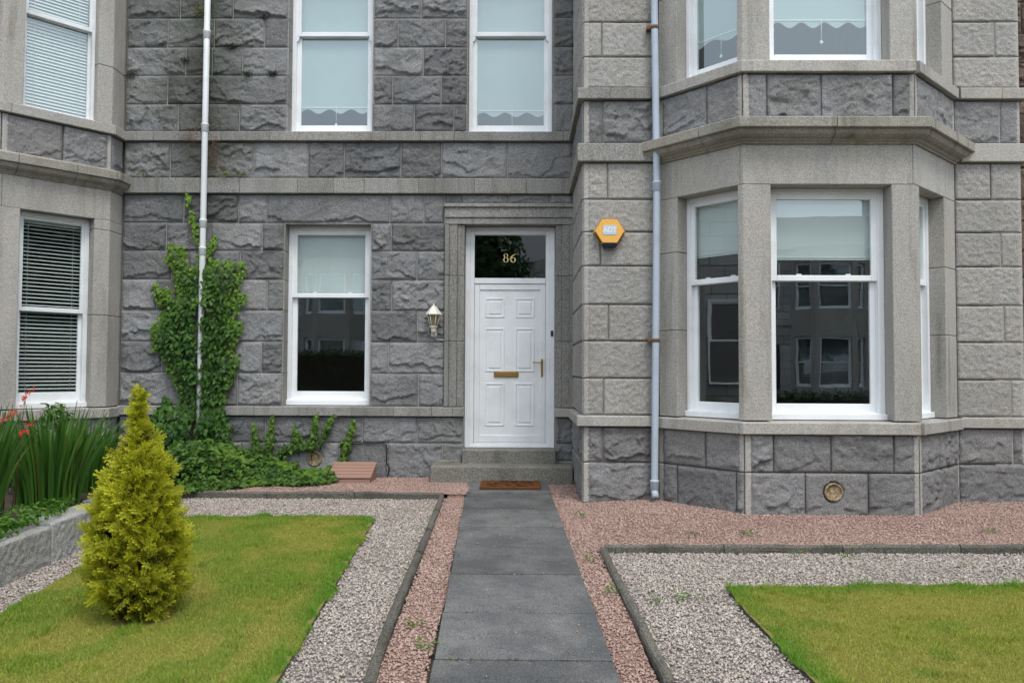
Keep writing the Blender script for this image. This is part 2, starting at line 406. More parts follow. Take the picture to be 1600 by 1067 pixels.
# ================================================================== THE SETTING: GROUND
def zg(y): return .05+.032*(np.clip(y, -.7, 9.3)-9.3)
def grid_sheet(name, xs, ys, zf, m, kind="structure", smooth=True):
    X, Y = np.meshgrid(xs, ys, indexing='ij'); Z = zf(X, Y)
    V = np.stack([X, Y, Z], -1).reshape(-1, 3); nx, ny = X.shape
    i = (np.arange(nx-1)[:, None]*ny+np.arange(ny-1)[None, :]).ravel()
    o = obj(name, npmesh(name, V, np.stack([i, i+ny, i+ny+1, i+1], 1)), m, None, smooth); tag(o, kind=kind); return o
def poly_sheet(name, poly, dz, m, parent=None, zf=None):
    bm = bmesh.new(); f = bm.faces.new([bm.verts.new((x, y, (zf(x, y) if zf else float(zg(y)))+dz)) for x, y in poly])
    f.normal_update()
    if f.normal.z < 0: f.normal_flip()
    bmesh.ops.triangulate(bm, faces=bm.faces)
    return obj(name, bmmesh(name, bm), m, parent)
def inpoly(x, y, poly):
    r = np.zeros(len(x), bool); n = len(poly)
    for i in range(n):
        x0, y0 = poly[i]; x1, y1 = poly[(i+1) % n]
        c = ((y0 > y) != (y1 > y)); t = (x1-x0)*(y-y0)/((y1-y0) if y1 != y0 else 1e-9)+x0
        r ^= c & (x < t)
    return r
def edge_dist(x, y, segs):
    d = np.full(len(x), 9.)
    for (ax, ay), (bx, by) in segs:
        L2 = (bx-ax)**2+(by-ay)**2; t = np.clip(((x-ax)*(bx-ax)+(y-ay)*(by-ay))/L2, 0, 1)
        d = np.minimum(d, np.hypot(x-ax-t*(bx-ax), y-ay-t*(by-ay)))
    return d

g_ = grid_sheet("ground", np.array([-400, -40, -8, -3.6, 0, 6, 40, 400.]), np.array([-600, -60, -14.2, -14, -3.2, -3, -.7, 2, 5, 9.3, 12, 60, 600.]),
           lambda X, Y: zg(Y)-.075-np.where((Y <= -3.2) & (Y >= -14), .12, 0), M_SOIL, smooth=False)

LAWN_L = [(-3.14, 7.44), (-2.2, 7.50), (-1.52, 7.50), (-1.37, 7.42), (-1.345, 7.2), (-1.25, 5.4), (-1.19, 4.3), (-1.165, 3.8), (-1.09, 2.0), (-3.1, 2.0), (-3.12, 4.8), (-3.18, 5.8)]
LAWN_R = [(1.38, 5.41), (3.4, 5.52), (6.6, 5.60), (6.6, 2.0), (1.45, 2.0), (1.42, 3.86), (1.37, 4.9)]
GREY_L = [(-3.6, 8.45), (-.86, 8.45), (-.76, 4.0), (-.69, 2.0), (-3.5, 2.0)]
GREY_R = [(.67, 6.34), (6.6, 6.46), (6.6, 2.0), (.75, 2.0), (.73, 3.84)]
def pl(y): return -.445-.0337*(y-4.12)
def pr(y): return .470-.0333*(y-4.12)
tag(poly_sheet("grey_gravel_bed", GREY_L, -.052, M_GREYB), kind="structure")
tag(poly_sheet("grey_gravel_bed", GREY_R, -.052, M_GREYB), kind="structure")
tag(poly_sheet("lawn", LAWN_L, -.015, M_THATCH), kind="structure")
tag(poly_sheet("lawn", LAWN_R, -.015, M_THATCH), kind="structure")
def zred(x, y):
    b = zg(y)-.018; r = -.034+.074*sstep(6.45, 7.6, y)
    right = b+(r-b)*sstep(.40, 1.2, x)*sstep(6.30, 6.5, y)
    left = np.where(y > 8.44, .048, b)
    return np.where(x > 0, np.maximum(b, right), left)
xs = np.concatenate([np.linspace(-3.6, -.42, 54), np.linspace(.3, 6.6, 100)])
RED_L = [(-3.6, 9.74), (-.58, 9.74), (-.58, 8.2), (-.40, 2.0), (-.66, 2.0), (-.81, 8.48), (-3.6, 8.48)]
RED_R = [(.27, 9.5), (.64, 9.5), (.64, 8.25), (6.6, 8.25), (6.6, 6.5), (.62, 6.38), (.70, 2.0), (.53, 2.0)]
def red_sheet(name, poly, bx):
    a = np.arange(bx[0], bx[1], .06); b = np.arange(bx[2], bx[3], .06); X, Y = np.meshgrid(a, b, indexing='ij')
    Z = zred(X, Y)-.012; ny = len(b)
    i = (np.arange(len(a)-1)[:, None]*ny+np.arange(ny-1)[None, :]).ravel()
    F = np.stack([i, i+ny, i+ny+1, i+1], 1); cx = X.ravel()[i]+.03; cy = Y.ravel()[i]+.03
    F = F[inpoly(cx, cy, poly)]
    return tag(obj(name, npmesh(name, np.stack([X, Y, Z], -1).reshape(-1, 3), F), M_REDB, None, True), kind="structure")
red_sheet("red_gravel_bed", RED_L, (-3.6, -.38, 2.0, 9.75)); red_sheet("red_gravel_bed", RED_R, (.24, 6.6, 2.0, 9.5))

OCT_V = np.array([(1, 0, 0), (-1, 0, 0), (0, 1, 0), (0, -1, 0), (0, 0, 1), (0, 0, -1.)])
OCT_F = np.array([(0, 2, 4), (2, 1, 4), (1, 3, 4), (3, 0, 4), (2, 0, 5), (1, 2, 5), (3, 1, 5), (0, 3, 5)])
def randrot(n):
    q = RNG.normal(size=(n, 4)); q /= np.linalg.norm(q, axis=1)[:, None]; w, x, y, z = q.T
    return np.stack([1-2*(y*y+z*z), 2*(x*y-w*z), 2*(x*z+w*y), 2*(x*y+w*z), 1-2*(x*x+z*z), 2*(y*z-w*x), 2*(x*z-w*y), 2*(y*z+w*x), 1-2*(x*x+y*y)], -1).reshape(n, 3, 3)
def pebbles(name, poly, n_m2, rmin, rmax, zf, m, ymin, label, excl=None, xmax=9, flat=.75):
    px_ = [p[0] for p in poly]; py_ = [p[1] for p in poly]; a = (min(px_), min(max(px_), xmax), max(ymin, min(py_)), max(py_))
    N = int(n_m2*(a[1]-a[0])*(a[3]-a[2])); x = RNG.uniform(a[0], a[1], N); y = RNG.uniform(a[2], a[3], N)
    k = inpoly(x, y, poly) & (np.abs(x) < .70*y+.4)
    if excl is not None: k &= ~inpoly(x, y, excl)
    x, y = x[k], y[k]; N = len(x)
    r = RNG.uniform(rmin, rmax, N)*RNG.choice([.7, 1, 1, 1.25], N); S = RNG.uniform(.6, 1.25, (N, 3)); S[:, 2] *= flat
    T = OCT_V[None]*(1+RNG.uniform(-.25, .25, (N, 6, 1)))*S[:, None, :]*r[:, None, None]
    T = np.einsum('nij,nkj->nki', randrot(N), T)
    T[:, :, 2] *= .8
    z = zf(x, y)+r*RNG.uniform(-.25, .45, N)+.008*(fbm(x*5, y*5)-.5)
    V = T+np.stack([x, y, z], -1)[:, None, :]
    F = (OCT_F[None]+6*np.arange(N)[:, None, None]).reshape(-1, 3)
    o = obj(name, npmesh(name, V.reshape(-1, 3), F), m); return tag(o, label, "gravel", kind="stuff")
zgrey = lambda x, y: zg(y)-.040
pebbles("grey_gravel", GREY_L, 5200, .0068, .0112, zgrey, M_GREYG, 3.4, "loose grey and pink chippings around the lawn with the golden conifer", LAWN_L)
pebbles("grey_gravel", GREY_R, 5200, .0068, .0112, zgrey, M_GREYG, 3.4, "loose grey and pink chippings around the lawn below the bay window", LAWN_R, 5.0)
pebbles("red_gravel", RED_L, 5400, .0070, .0115, lambda x, y: zred(x, y)-.008, M_REDG, 3.4, "red granite chippings left of the slab path")
pebbles("red_gravel", RED_R, 5400, .0070, .0115, lambda x, y: zred(x, y)-.008, M_REDG, 3.4, "red granite chippings right of the path and along the bay", None, 5.6)

# lawns of short mown blades, longer and greener at the cut edges
def blades(name, poly, n_m2, segs, m, label, ymin=3.45, xmax=5.3, holes=()):
    px_ = [p[0] for p in poly]; py_ = [p[1] for p in poly]; a = (min(px_)-.02, min(max(px_), xmax), ymin, max(py_)+.02)
    N = int(n_m2*(a[1]-a[0])*(a[3]-a[2])); x = RNG.uniform(a[0], a[1], N); y = RNG.uniform(a[2], a[3], N)
    x2 = x+.08*(fbm(x*9, y*9)-.5)*2; y2 = y+.08*(fbm(x*7+50, y*7)-.5)*2
    k = inpoly(x2, y2, poly) & (np.abs(x) < .69*y+.3)
    for hx, hy, hr in holes: k &= np.hypot(x-hx, (y-hy)) > hr*(.6+.6*vnoise(x*9, y*9))
    x, y = x[k], y[k]; N = len(x)
    ed = edge_dist(x, y, segs); lush = np.clip(1.1-ed/(.10+.22*fbm(x*3+9, y*3)), 0, 1)*RNG.uniform(.5, 1, N)*sstep(.22, .5, fbm(x*2.2+3, y*2.2+8))
    patch = sstep(.50, .66, fbm(x*1.7+31, y*1.7+5)); lush = np.maximum(lush, patch*.6*RNG.random(N)); spot = sstep(.70, .76, vnoise(x*4.5+60, y*4.5+20)); lush = np.maximum(lush, spot*.6*RNG.random(N))
    tuft = (fbm(x*6+77, y*6, 2) > .72); h = RNG.uniform(.006, .017, N)*(1+2.2*lush*RNG.random(N))*(1+.9*tuft)
    th = RNG.uniform(0, 2*np.pi, N); lean = RNG.uniform(.1, 1.3, N)*h; ph = RNG.uniform(0, 2*np.pi, N); w = RNG.uniform(.0012, .0024, N)
    z = zg(y)-.016
    b0 = np.stack([x-w*np.cos(th), y-w*np.sin(th), z], -1); b1 = np.stack([x+w*np.cos(th), y+w*np.sin(th), z], -1)
    t = np.stack([x+lean*np.cos(ph), y+lean*np.sin(ph), z+h], -1)
    V = np.stack([b0, b1, t], 1).reshape(-1, 3)
    o = obj(name, npmesh(name, V, np.arange(3*N).reshape(-1, 3), {"lush": np.repeat(lush, 3)}), m); return tag(o, label, "grass", kind="stuff")
blades("grass", LAWN_L, 34000, list(zip(LAWN_L[:8], LAWN_L[1:9]))+[((-3.12, 4.8), (-3.1, 2.))], M_GRASS, "short dry mown grass around the golden conifer", holes=[(-2.22, 4.76, .20)])
blades("grass", LAWN_R, 34000, [(LAWN_R[0], LAWN_R[1]), (LAWN_R[1], LAWN_R[2]), (LAWN_R[4], LAWN_R[5]), (LAWN_R[5], LAWN_R[6]), (LAWN_R[6], LAWN_R[0])], M_GRASS, "short mown grass in front of the bay window")

# slab path
path = tag(poly_sheet("path", [(pl(-1)+.02, -1), (pr(-1)-.02, -1), (pr(9.32)-.02, 9.32), (pl(9.32)+.02, 9.32)], -.056, M_SOIL), kind="structure")
YJ = [9.32, 8.63, 7.77, 7.04, 6.37, 5.61, 4.82, 4.11, 3.4, 2.65, 1.9, 1.15, .4, -.35]
for a, b in zip(YJ[:-1], YJ[1:]):
    bm = bmesh.new(); g = .008
    c = [(pl(b)+random.uniform(-.006, .006), b+g), (pr(b)+random.uniform(-.006, .006), b+g), (pr(a), a-g), (pl(a), a-g)]
    lift = random.uniform(-.004, .006)
    t = [bm.verts.new((x, y, float(zg(y))+lift)) for x, y in c]; bt = [bm.verts.new((x, y, float(zg(y))-.05)) for x, y in c]
    bm.faces.new(t); bm.faces.new(bt[::-1])
    for i in range(4): bm.faces.new((bt[i], bt[(i+1) % 4], t[(i+1) % 4], t[i]))
    bmesh.ops.recalc_face_normals(bm, faces=bm.faces); bmesh.ops.bevel(bm, geom=list(bm.edges), offset=.005, segments=1, affect='EDGES')
    so = obj("slab", bmmesh("slab", bm), M_SLAB); so.parent = path; so.matrix_parent_inverse = path.matrix_basis.inverted()

# concrete edging kerbs: rounded-top bars
def kerb_bar(name, p, q, ztop, w, m, parent):
    p, q = Vector(p), Vector(q); L = (q-p).length; n = max(3, int(L/.08)); e = (q-p)/L; nn = Vector((e.y, -e.x)); V = []; F = []
    prof = [(-w/2, -.16), (-w/2, -.018), (-w/2+.012, -.004), (0, 0), (w/2-.012, -.004), (w/2, -.018), (w/2, -.16)]; k = len(prof)
    sd_ = random.random()*50
    for i in range(n+1):
        s = L*i/n; c = p+e*s
        for j, (o, z) in enumerate(prof):
            dn = .012*(vnoise(np.array([s*7+sd_]), np.array([j*3.1]))[0]-.5); c2 = c+nn*(o+dn)
            V.append((c2.x, c2.y, ztop(c.x, c.y)+z+.012*(vnoise(np.array([s*6+sd_]), np.array([40+j*.3]))[0]-.5)))
    for i in range(n):
        for j in range(k-1): F.append((i*k+j, (i+1)*k+j, (i+1)*k+j+1, i*k+j+1))
    F.append(tuple(range(k))); F.append(tuple(range(n*k, n*k+k))[::-1])
    me = pyd(name, V, F); bm = bmesh.new(); bm.from_mesh(me); bmesh.ops.recalc_face_normals(bm, faces=bm.faces); bm.to_mesh(me); bm.free()
    return obj(name, me, m, parent, False)
def kerb(pts, ztop, label, seg=.92):
    root = empty("edging_kerb", (pts[0][0], pts[0][1], float(zg(pts[0][1]))), label, "kerb")
    for a, b in zip(pts[:-1], pts[1:]):
        a, b = Vector(a), Vector(b); L = (b-a).length; n = max(1, round(L/seg)); e = (b-a)/L
        for i in range(n):
            o = kerb_bar("kerb_stone", a+e*(L*i/n+.004), a+e*(L*(i+1)/n-.004), ztop, .055, M_CONC, root)
            o.matrix_parent_inverse = Matrix.Translation(-Vector(root.location))
kerb([(-3.62, 8.46), (-.83, 8.47)], lambda x, y: .058, "mossy concrete edging between the ivy bed and the grey gravel")
kerb([(-.835, 8.43), (-.80, 6.9), (-.755, 4.6), (-.72, 3.8), (-.66, 2.0)], lambda x, y: float(zg(y))+.018-.004*math.sin(y*2), "concrete edging left of the path beside the red gravel")
kerb([(.66, 6.37), (3.5, 6.46), (6.6, 6.52)], lambda x, y: -.022, "dark concrete edging below the bay window")
kerb([(.645, 6.33), (.66, 5.6), (.695, 4.6), (.712, 3.84), (.73, 2.0)], lambda x, y: float(zg(y))+.016-.004*math.sin(y*2+1), "concrete edging right of the path beside the red gravel")

# ================================================================== STONEWORK
def stone_mesh(w, h, style, ml=0., mr_=0., seed=0, depth=.05, hole=None):
    cell = {'rock': .0135, 'bay': .0135, 'punch': .0125}[style]
    nx = max(5, int(w/cell)); nz = max(5, int(h/cell))
    U, V = np.meshgrid(np.linspace(0, w, nx+1), np.linspace(0, h, nz+1), indexing='ij')
    r = np.random.default_rng(seed+11)
    J = np.zeros_like(U); J[1:-1, 1:-1] = 1
    U = U+J*r.uniform(-.3, .3, U.shape)*w/nx; V = V+J*r.uniform(-.3, .3, U.shape)*h/nz
    ox, oy = r.uniform(0, 200, 2)
    ed = np.minimum(np.minimum(np.where(ml > 0, 9, 1)*0+np.abs(U-ml), np.abs(w-mr_-U)), np.minimum(V, h-V))
    if style == 'punch':
        H = .003+.016*fbm(U*30+ox, V*34+oy, 2)+.004*fbm(U*6+ox, V*6, 2); H = H*sstep(0, .007, ed)
    else:
        k = 1.0 if style == 'rock' else .9
        rough = r.uniform(.45, 1.3); k *= r.choice([.55, .8, 1., 1.1])
        H = .014+k*rough*(.016*(fbm(U*4.2+ox, V*5.5+oy, 3)-.5)*2+.009*(fbm(U*15+ox, V*17+oy, 3)-.5)*2+.0075*(fbm(U*45+oy, V*45+ox, 2)-.5)*2)
        H = H+k*.008*np.abs(fbm(U*9+oy, V*9+ox, 2)-.5)*2
        ns_ = int(w*h/.011)+4; su, sv = r.uniform(0, w, ns_), r.uniform(0, h, ns_); Uw = U+.07*(fbm(U*9+ox, V*9+oy, 4)-.5); Vw = V+.07*(fbm(U*9+oy+70, V*9+ox, 4)-.5)
        id_ = np.argmin(((Uw[..., None]-su)/1.5)**2+(Vw[..., None]-sv)**2, -1); gx, gz, of = r.normal(0, .085, ns_), r.normal(0, .11, ns_), r.normal(0, .004, ns_)
        H = H+k*rough*np.clip(of[id_]+gx[id_]*(U-su[id_])+gz[id_]*(V-sv[id_]), -.016, .016)
        nr = 1+(r.random() < .45)+(r.random() < .2)
        q_ = fbm(U*6.5+oy+60, V*8+ox, 5)*7; fr_ = q_-np.floor(q_); terr = (np.floor(q_)+sstep(.7, 1, fr_))/7-.5
        for q in range(nr):
            if q == 0:
                if r.random() < .15: continue
                d = V-(h*r.uniform(.06, .26)+r.uniform(-.08, .08)*(U-w/2)+.10*(fbm(U*4.0+ox+q*7, U*0+q, 5)-.5)*2+.03*(fbm(U*26+ox, V*9+3, 3)-.5))
                S = sstep(.34, .50, vnoise(U*2.6+ox+30, U*0+oy)); amp = r.uniform(.012, .028)
            else:
                a = r.uniform(-1.1, 1.1); cx, cy = r.uniform(.2, .8)*w, r.uniform(.3, .75)*h
                d = (V-cy)*math.cos(a)+(U-cx)*math.sin(a)+.10*(fbm(U*6+q*13+ox, V*6+oy, 5)-.5)*2
                S = sstep(.46, .60, vnoise(U*3+q*5+oy, V*3+ox)); amp = r.uniform(.006, .015)
            H = H+k*S*np.where(d > 0, amp*np.exp(-np.maximum(d, 0)/.09), -.6*amp*np.exp(np.minimum(d, 0)/.10))
            H = H+k*S*.022*terr*np.exp(-np.abs(d+.02)/.06)
        H = np.maximum(H, .0035)*sstep(0, .022, ed)
    if ml > 0: H = np.where(U <= ml+1e-4, .007, H)
    if mr_ > 0: H = np.where(U >= w-mr_-1e-4, .007, H)
    if hole is not None:
        d = np.hypot(U-hole[0], V-hole[1]); H = np.where(d < hole[2]*1.9, .012, H); H = np.where(d < hole[2]*1.05, -.02, H)
    P = np.stack([U, -H, V], -1).reshape(-1, 3); n1 = nz+1
    i = (np.arange(nx)[:, None]*n1+np.arange(nz)[None, :]).ravel(); F = [np.stack([i, i+n1, i+n1+1, i+1], 1)]
    ring = [a*n1 for a in range(nx+1)]+[nx*n1+b for b in range(1, nz+1)]+[a*n1+nz for a in range(nx-1, -1, -1)]+[b for b in range(nz-1, 0, -1)]
    R0 = np.array(ring); m = len(ring); B = P[R0].copy(); B[:, 1] = depth; base = len(P); P = np.concatenate([P, B]); j = np.arange(m); jn = (j+1) % m
    F.append(np.stack([R0[j], base+j, base+jn, R0[jn]], 1))
    F = np.concatenate(F); me = npmesh("stone", P, F)
    sm = np.ones(len(F), bool); sm[nx*nz:] = False; me.polygons.foreach_set("use_smooth", sm)
    if ml > 0 or mr_ > 0:
        uc = U[:-1, :-1].ravel()+w/nx/2; mi = np.zeros(len(F), np.int32); mi[:nx*nz] = ((uc < ml) | (uc > w-mr_)); me.polygons.foreach_set("material_index", mi)
    return me
SEED = [0]
def stone(p0, e, u0, u1, z0, z1, style, m, parent, ml=0., mr_=0., gap=.009, out=0., hole=None, name="stone"):
    SEED[0] += 1; w = u1-u0-gap; h = z1-z0-gap
    if w < .03 or h < .03: return
    o = obj(name, stone_mesh(w, h, style, ml, mr_, SEED[0], hole=hole), [m, M_AXED] if (ml or mr_) else m)
    n = Vector((e.y, -e.x)); c = Vector(p0)+e*(u0+gap/2)+n*out
    mw = Matrix.Translation((c.x, c.y, z0+gap/2)) @ Matrix.Rotation(math.atan2(e.y, e.x), 4, 'Z')
    o.parent = parent; o.matrix_parent_inverse = parent.matrix_basis.inverted(); o.matrix_basis = mw
    return o
def put(o, parent):
    """parent while keeping world placement"""
    o.parent = parent; o.matrix_parent_inverse = parent.matrix_basis.inverted(); return o

# ---- plan of the house front (seen left to right)
pA0, pA1 = (-4.93, 9.72), (.63, 9.72)
pB1 = (.63, 8.20); pC1 = (1.41, 8.20); pD1 = (2.07, 7.45); pE1 = (3.68, 7.45); pF1 = (4.45, 8.20); pG1 = (5.13, 8.20)
ZT = 7.3
house = empty("terraced_house", (0, 9.72, .05), "grey granite terraced house number 86 with white door and canted bay", "house")
EX = Vector((1, 0))
def dirv(a, b): return (Vector(b)-Vector(a)).normalized()

# ---- wall A: rough ashlar with door and three windows
UW1 = (-2.92, -1.85); UW2 = (-.69, .38); GW = (-2.93, -1.85); DR = (-.71, .41)
def uA(x): return x+4.93
opsA = [(uA(UW1[0]), uA(UW1[1]), 4.278, 6.5), (uA(UW2[0]), uA(UW2[1]), 4.278, 6.5), (uA(GW[0]), uA(GW[1]), .90, 3.145), (uA(DR[0]), uA(DR[1]), .05, 3.13)]
wallA = wall_mesh("front_wall", pA0, pA1, 0, ZT, opsA, .36, .003, M_MORTAR, house); wallA.parent = None; put(wallA, house)
def course(wall, p0, e, z0, z1, joints, spans, style, m, **kw):
    for a, b in spans:
        js = [a]+[j for j in sorted(joints) if a+.08 < j < b-.08]+[b]
        for u, v in zip(js[:-1], js[1:]): stone(p0, e, u, v, z0, z1, style, m, wall, **kw)
O0 = (0, 9.72)    # wall A joints are given as world X
FULL = [(-4.93, .63)]; UP = [(-4.93, UW1[0]), (UW1[1], UW2[0]), (UW2[1], .63)]; GR = [(-4.93, GW[0]), (GW[1], -.935)]
rowsA = [(6.86, 7.3, [-4.2, -3.6, -2.9, -2.3, -1.7, -1.0, -.4, .2], FULL), (6.5, 6.86, [-4.4, -3.8, -3.05, -1.72, -1.2, -.8, .45], FULL),
 (6.06, 6.5, [-4.3, -3.7, -1.4], UP), (5.70, 6.06, [-4.27, -3.61, -1.26], UP), (5.335, 5.70, [-4.42, -3.84, -3.21, -1.55, -.96], UP), (4.98, 5.335, [-4.19, -3.86, -3.48, -1.23], UP),
 (4.62, 4.98, [-4.41, -3.90, -1.61, -1.01], UP), (4.278, 4.62, [-4.27, -3.91, -3.51, -1.34, -.85], UP),
 (3.70, 4.155, [-4.36, -3.92, -3.32, -2.65, -2.20, -1.50, -1.0, -.19], FULL),
 (3.145, 3.505, [-4.18, -3.91, -3.50, -3.15, -1.63, -1.21], [(-4.93, -.96)]), (3.385, 3.505, [-.73, -.17, .34], [(-.96, .63)]),
 (2.80, 3.145, [-4.39, -3.84, -3.20, -1.61], GR), (2.445, 2.80, [-4.32, -3.89, -3.47, -1.29], GR), (2.067, 2.445, [-4.50, -3.82, -3.13, -1.60], GR),
 (1.683, 2.067, [-4.25, -3.66, -1.28], GR), (1.299, 1.683, [-4.42, -3.89, -3.19, -1.63], GR), (.90, 1.299, [-4.35, -3.80, -3.48, -1.26], GR),
 (.455, .785, [-4.42, -3.79, -3.13, -2.52, -1.94, -1.27], [(-4.93, -.71), (.41, .63)])]
for z0, z1, js, sp in rowsA: course(wallA, O0, EX, z0, z1, js, sp, 'rock', M_ROUGH)
for a, b in zip([-4.93, -4.1, -3.43, -2.83, -2.22, -1.63, -.96], [-4.1, -3.43, -2.83, -2.22, -1.63, -.96, -.71]):
    stone(O0, EX, a, b, .02, .455, 'rock', M_ROUGH, wallA, hole=(.31, .24, .095) if a == -2.83 else None)
stone(O0, EX, .41, .63, .25, .455, 'rock', M_ROUGH, wallA)
# dressed linings of the openings
def lining(x0, x1, z0, z1, jz, y0=9.718, y1=10.06, sill=True):
    for xa, xb in ((x0-.02, x0+.012), (x1-.012, x1+.02)):
        zs = [z0]+jz+[z1]
        for a, b in zip(zs[:-1], zs[1:]): put(boxes("jamb_stone", [(xa, xb, y0+random.uniform(0, .003), y1, a+.002, b-.002)], M_BANDA, None, .004), house)
    put(boxes("lintel_soffit", [(x0-.02, x1+.02, y0+.001, y1, z1-.012, z1+.03)], M_BANDA, None, .004), house)
lining(*UW1, 4.278, 6.5, [4.62, 4.98, 5.335, 5.70, 6.06]); lining(*UW2, 4.278, 6.5, [4.62, 4.98, 5.335, 5.70, 6.06]); lining(*GW, .90, 3.145, [1.299, 1.683, 2.067, 2.445, 2.80])

# ---- string courses on the whole front
def bprof(z0, z1, out, back=-.05): return [(back, z1), (out-.006, z1-.008), (out, z1-.016), (out, z0+.006), (out-.006, z0), (back, z0)]
def cuts_x(xs, x0): return [x-x0 for x in xs]
band("string_course_stone", [pA0, pA1, pB1, (1.36, 8.2)], cuts_x([-4.48, -3.96, -3.47, -2.76, -2.32, -1.94, -1.27, -.59, .05, .60], -4.93), bprof(3.505, 3.70, .062), M_BANDA, house)
band("string_course_stone", [pA0, pA1, pB1, (1.33, 8.2)], cuts_x([-4.55, -4.10, -3.71, -3.11, -1.68, -1.25, -.84, .5], -4.93)+[7.35], bprof(4.155, 4.278, .062), M_BANDA, house)
band("string_course_stone", [(4.50, 8.2), pG1, (5.13, 10.5)], [.98], bprof(3.505, 3.70, .06), M_AXED, house)
band("string_course_stone", [(4.50, 8.2), pG1, (5.13, 10.5)], [.42, .98], bprof(4.155, 4.278, .06), M_AXED, house)
band("sill_course_stone", [pA0, (-.70, 9.72)], cuts_x([-4.2, -3.25, -2.70, -2.07, -1.55, -1.09, -.84], -4.93), bprof(.785, .905, .062, -.34), M_BANDA, house)
band("sill_course_stone", [(.40, 9.72), pA1, pB1, (1.33, 8.2)], [.21], bprof(.785, .897, .062), M_AXED, house)
band("sill_course_stone", [(4.47, 8.2), pG1, (5.13, 10.5)], [], bprof(.785, .897, .058), M_AXED, house)

# ---- projecting wall: side return B, front C, right part G (punched granite), rough below the sill
sideB = wall_mesh("side_wall", pA1, pB1, 0, ZT, [], .3, .008, M_MORTARD, None); put(sideB, house)
wallC = wall_mesh("pier_wall", pB1, pC1, 0, ZT, [], .3, .008, M_MORTARD, None); put(wallC, house)
wallG = wall_mesh("pier_wall", pF1, pG1, 0, ZT, [], .3, .008, M_MORTARD, None); put(wallG, house)
sideH = wall_mesh("gable_wall", pG1, (5.13, 14), 0, ZT, [], .3, .0, M_PUNCH, None); put(sideH, house)
eB = dirv(pA1, pB1)
pun = [(.897, 1.272), (1.272, 1.654), (1.654, 2.03), (2.03, 2.428), (2.428, 2.78), (2.78, 3.119), (3.119, 3.505)]
up_ = [(4.278, 4.61), (4.61, 4.976), (4.976, 5.35), (5.35, 5.72), (5.72, 6.08), (6.08, 6.45), (6.45, 6.85), (6.85, 7.3)]
jC = {.897: .84, 1.654: .89, 2.428: .81, 3.119: .88, 4.61: .82, 5.35: .84, 6.08: .82}
jG = {.897: 4.99, 1.654: 4.93, 2.428: 4.91, 3.119: 4.82, 4.61: 4.88, 5.35: 4.9, 6.08: 4.88}
O8 = (0, 8.2)
for z0, z1 in pun+up_:
    stone(pA1, eB, 0, .78 if z0 in jC else .55, z0, z1, 'punch', M_PUNCH, sideB, gap=.012); stone(pA1, eB, .78 if z0 in jC else .55, 1.52, z0, z1, 'punch', M_PUNCH, sideB, 0, .05, gap=.012)
    if z0 in jC: stone(O8, EX, .63, jC[z0], z0, z1, 'punch', M_PUNCH, wallC, .05, gap=.010); stone(O8, EX, jC[z0], 1.41, z0, z1, 'punch', M_PUNCH, wallC, gap=.010)
    else: stone(O8, EX, .63, 1.41, z0, z1, 'punch', M_PUNCH, wallC, .05, gap=.010)
    if z0 in jG: stone(O8, EX, 4.45, jG[z0], z0, z1, 'punch', M_PUNCH, wallG, gap=.010); stone(O8, EX, jG[z0], 5.13, z0, z1, 'punch', M_PUNCH, wallG, 0, .03, gap=.010)
    else: stone(O8, EX, 4.45, 5.13, z0, z1, 'punch', M_PUNCH, wallG, 0, .03, gap=.010)
for z0, z1, jc, jg, jb in ((.0, .415, None, None, .7), (.415, .785, .83, 5.0, 1.0), (3.70, 4.155, .82, 4.92, .8)):
    stone(pA1, eB, 0, jb, z0, z1, 'bay', M_ROUGHB, sideB, gap=.01); stone(pA1, eB, jb, 1.52, z0, z1, 'bay', M_ROUGHB, sideB, 0, .05, gap=.01)
    for (p, a, b, j, kw1, kw2) in ((wallC, .63, 1.41, jc, dict(ml=.05), {}), (wallG, 4.45, 5.13, jg, {}, dict(mr_=.03))):
        if j: stone(O8, EX, a, j, z0, z1, 'bay', M_ROUGHB, p, gap=.012, **kw1); stone(O8, EX, j, b, z0, z1, 'bay', M_ROUGHB, p, gap=.012, **kw2)
        else: stone(O8, EX, a, b, z0, z1, 'bay', M_ROUGHB, p, gap=.012, **kw1)

# ---- canted bay
bayp = [pC1, pD1, pE1, pF1]
LD = (Vector(pD1)-Vector(pC1)).length; LE = pE1[0]-pD1[0]; LF = (Vector(pF1)-Vector(pE1)).length
eD, eE, eF = dirv(pC1, pD1), EX, dirv(pE1, pF1)
DW = (.235, .94); EWn = (.26, 1.39); FW = (.10, .77)
bay = sweep("bay_wall", bayp, [(-.012, 0), (-.012, .78), (-.26, .78), (-.26, 0)], M_MORTARD, house); bay.parent = None; put(bay, house)
put(sweep("bay_wall", bayp, [(-.012, 3.48), (-.012, 4.16), (-.26, 4.16), (-.26, 3.48)], M_MORTARD, None), house)
put(sweep("bay_head", bayp, [(0, 6.45), (0, 7.3), (-.26, 7.3), (-.26, 6.45)], M_AXED, None), house)
mg = .055
for z0, z1, jd, je, jf in ((.0, .414, [.231, .914], [.56, 1.14], []), (.414, .785, [.572], [.27, .80, 1.38], [.5]), (3.71, 4.155, [.60], [.23, .74, 1.41], [.6])):
    for p0, e, L, js in ((pC1, eD, LD, jd), (pD1, eE, LE, je), (pE1, eF, LF, jf)):
        q = [0]+js+[L]
        for i, (a, b) in enumerate(zip(q[:-1], q[1:])):
            hole = (.253, .235, .088) if (e == eE and z0 == 0 and abs(a-.56) < 1e-6) else None
            stone(p0, e, a, b, z0, z1, 'bay', M_ROUGHB, bay, ml=(mg if i == 0 and b-a > .1 else 0), mr_=(mg*.8 if i == len(q)-2 and b-a > .1 else 0), gap=.008, hole=hole)
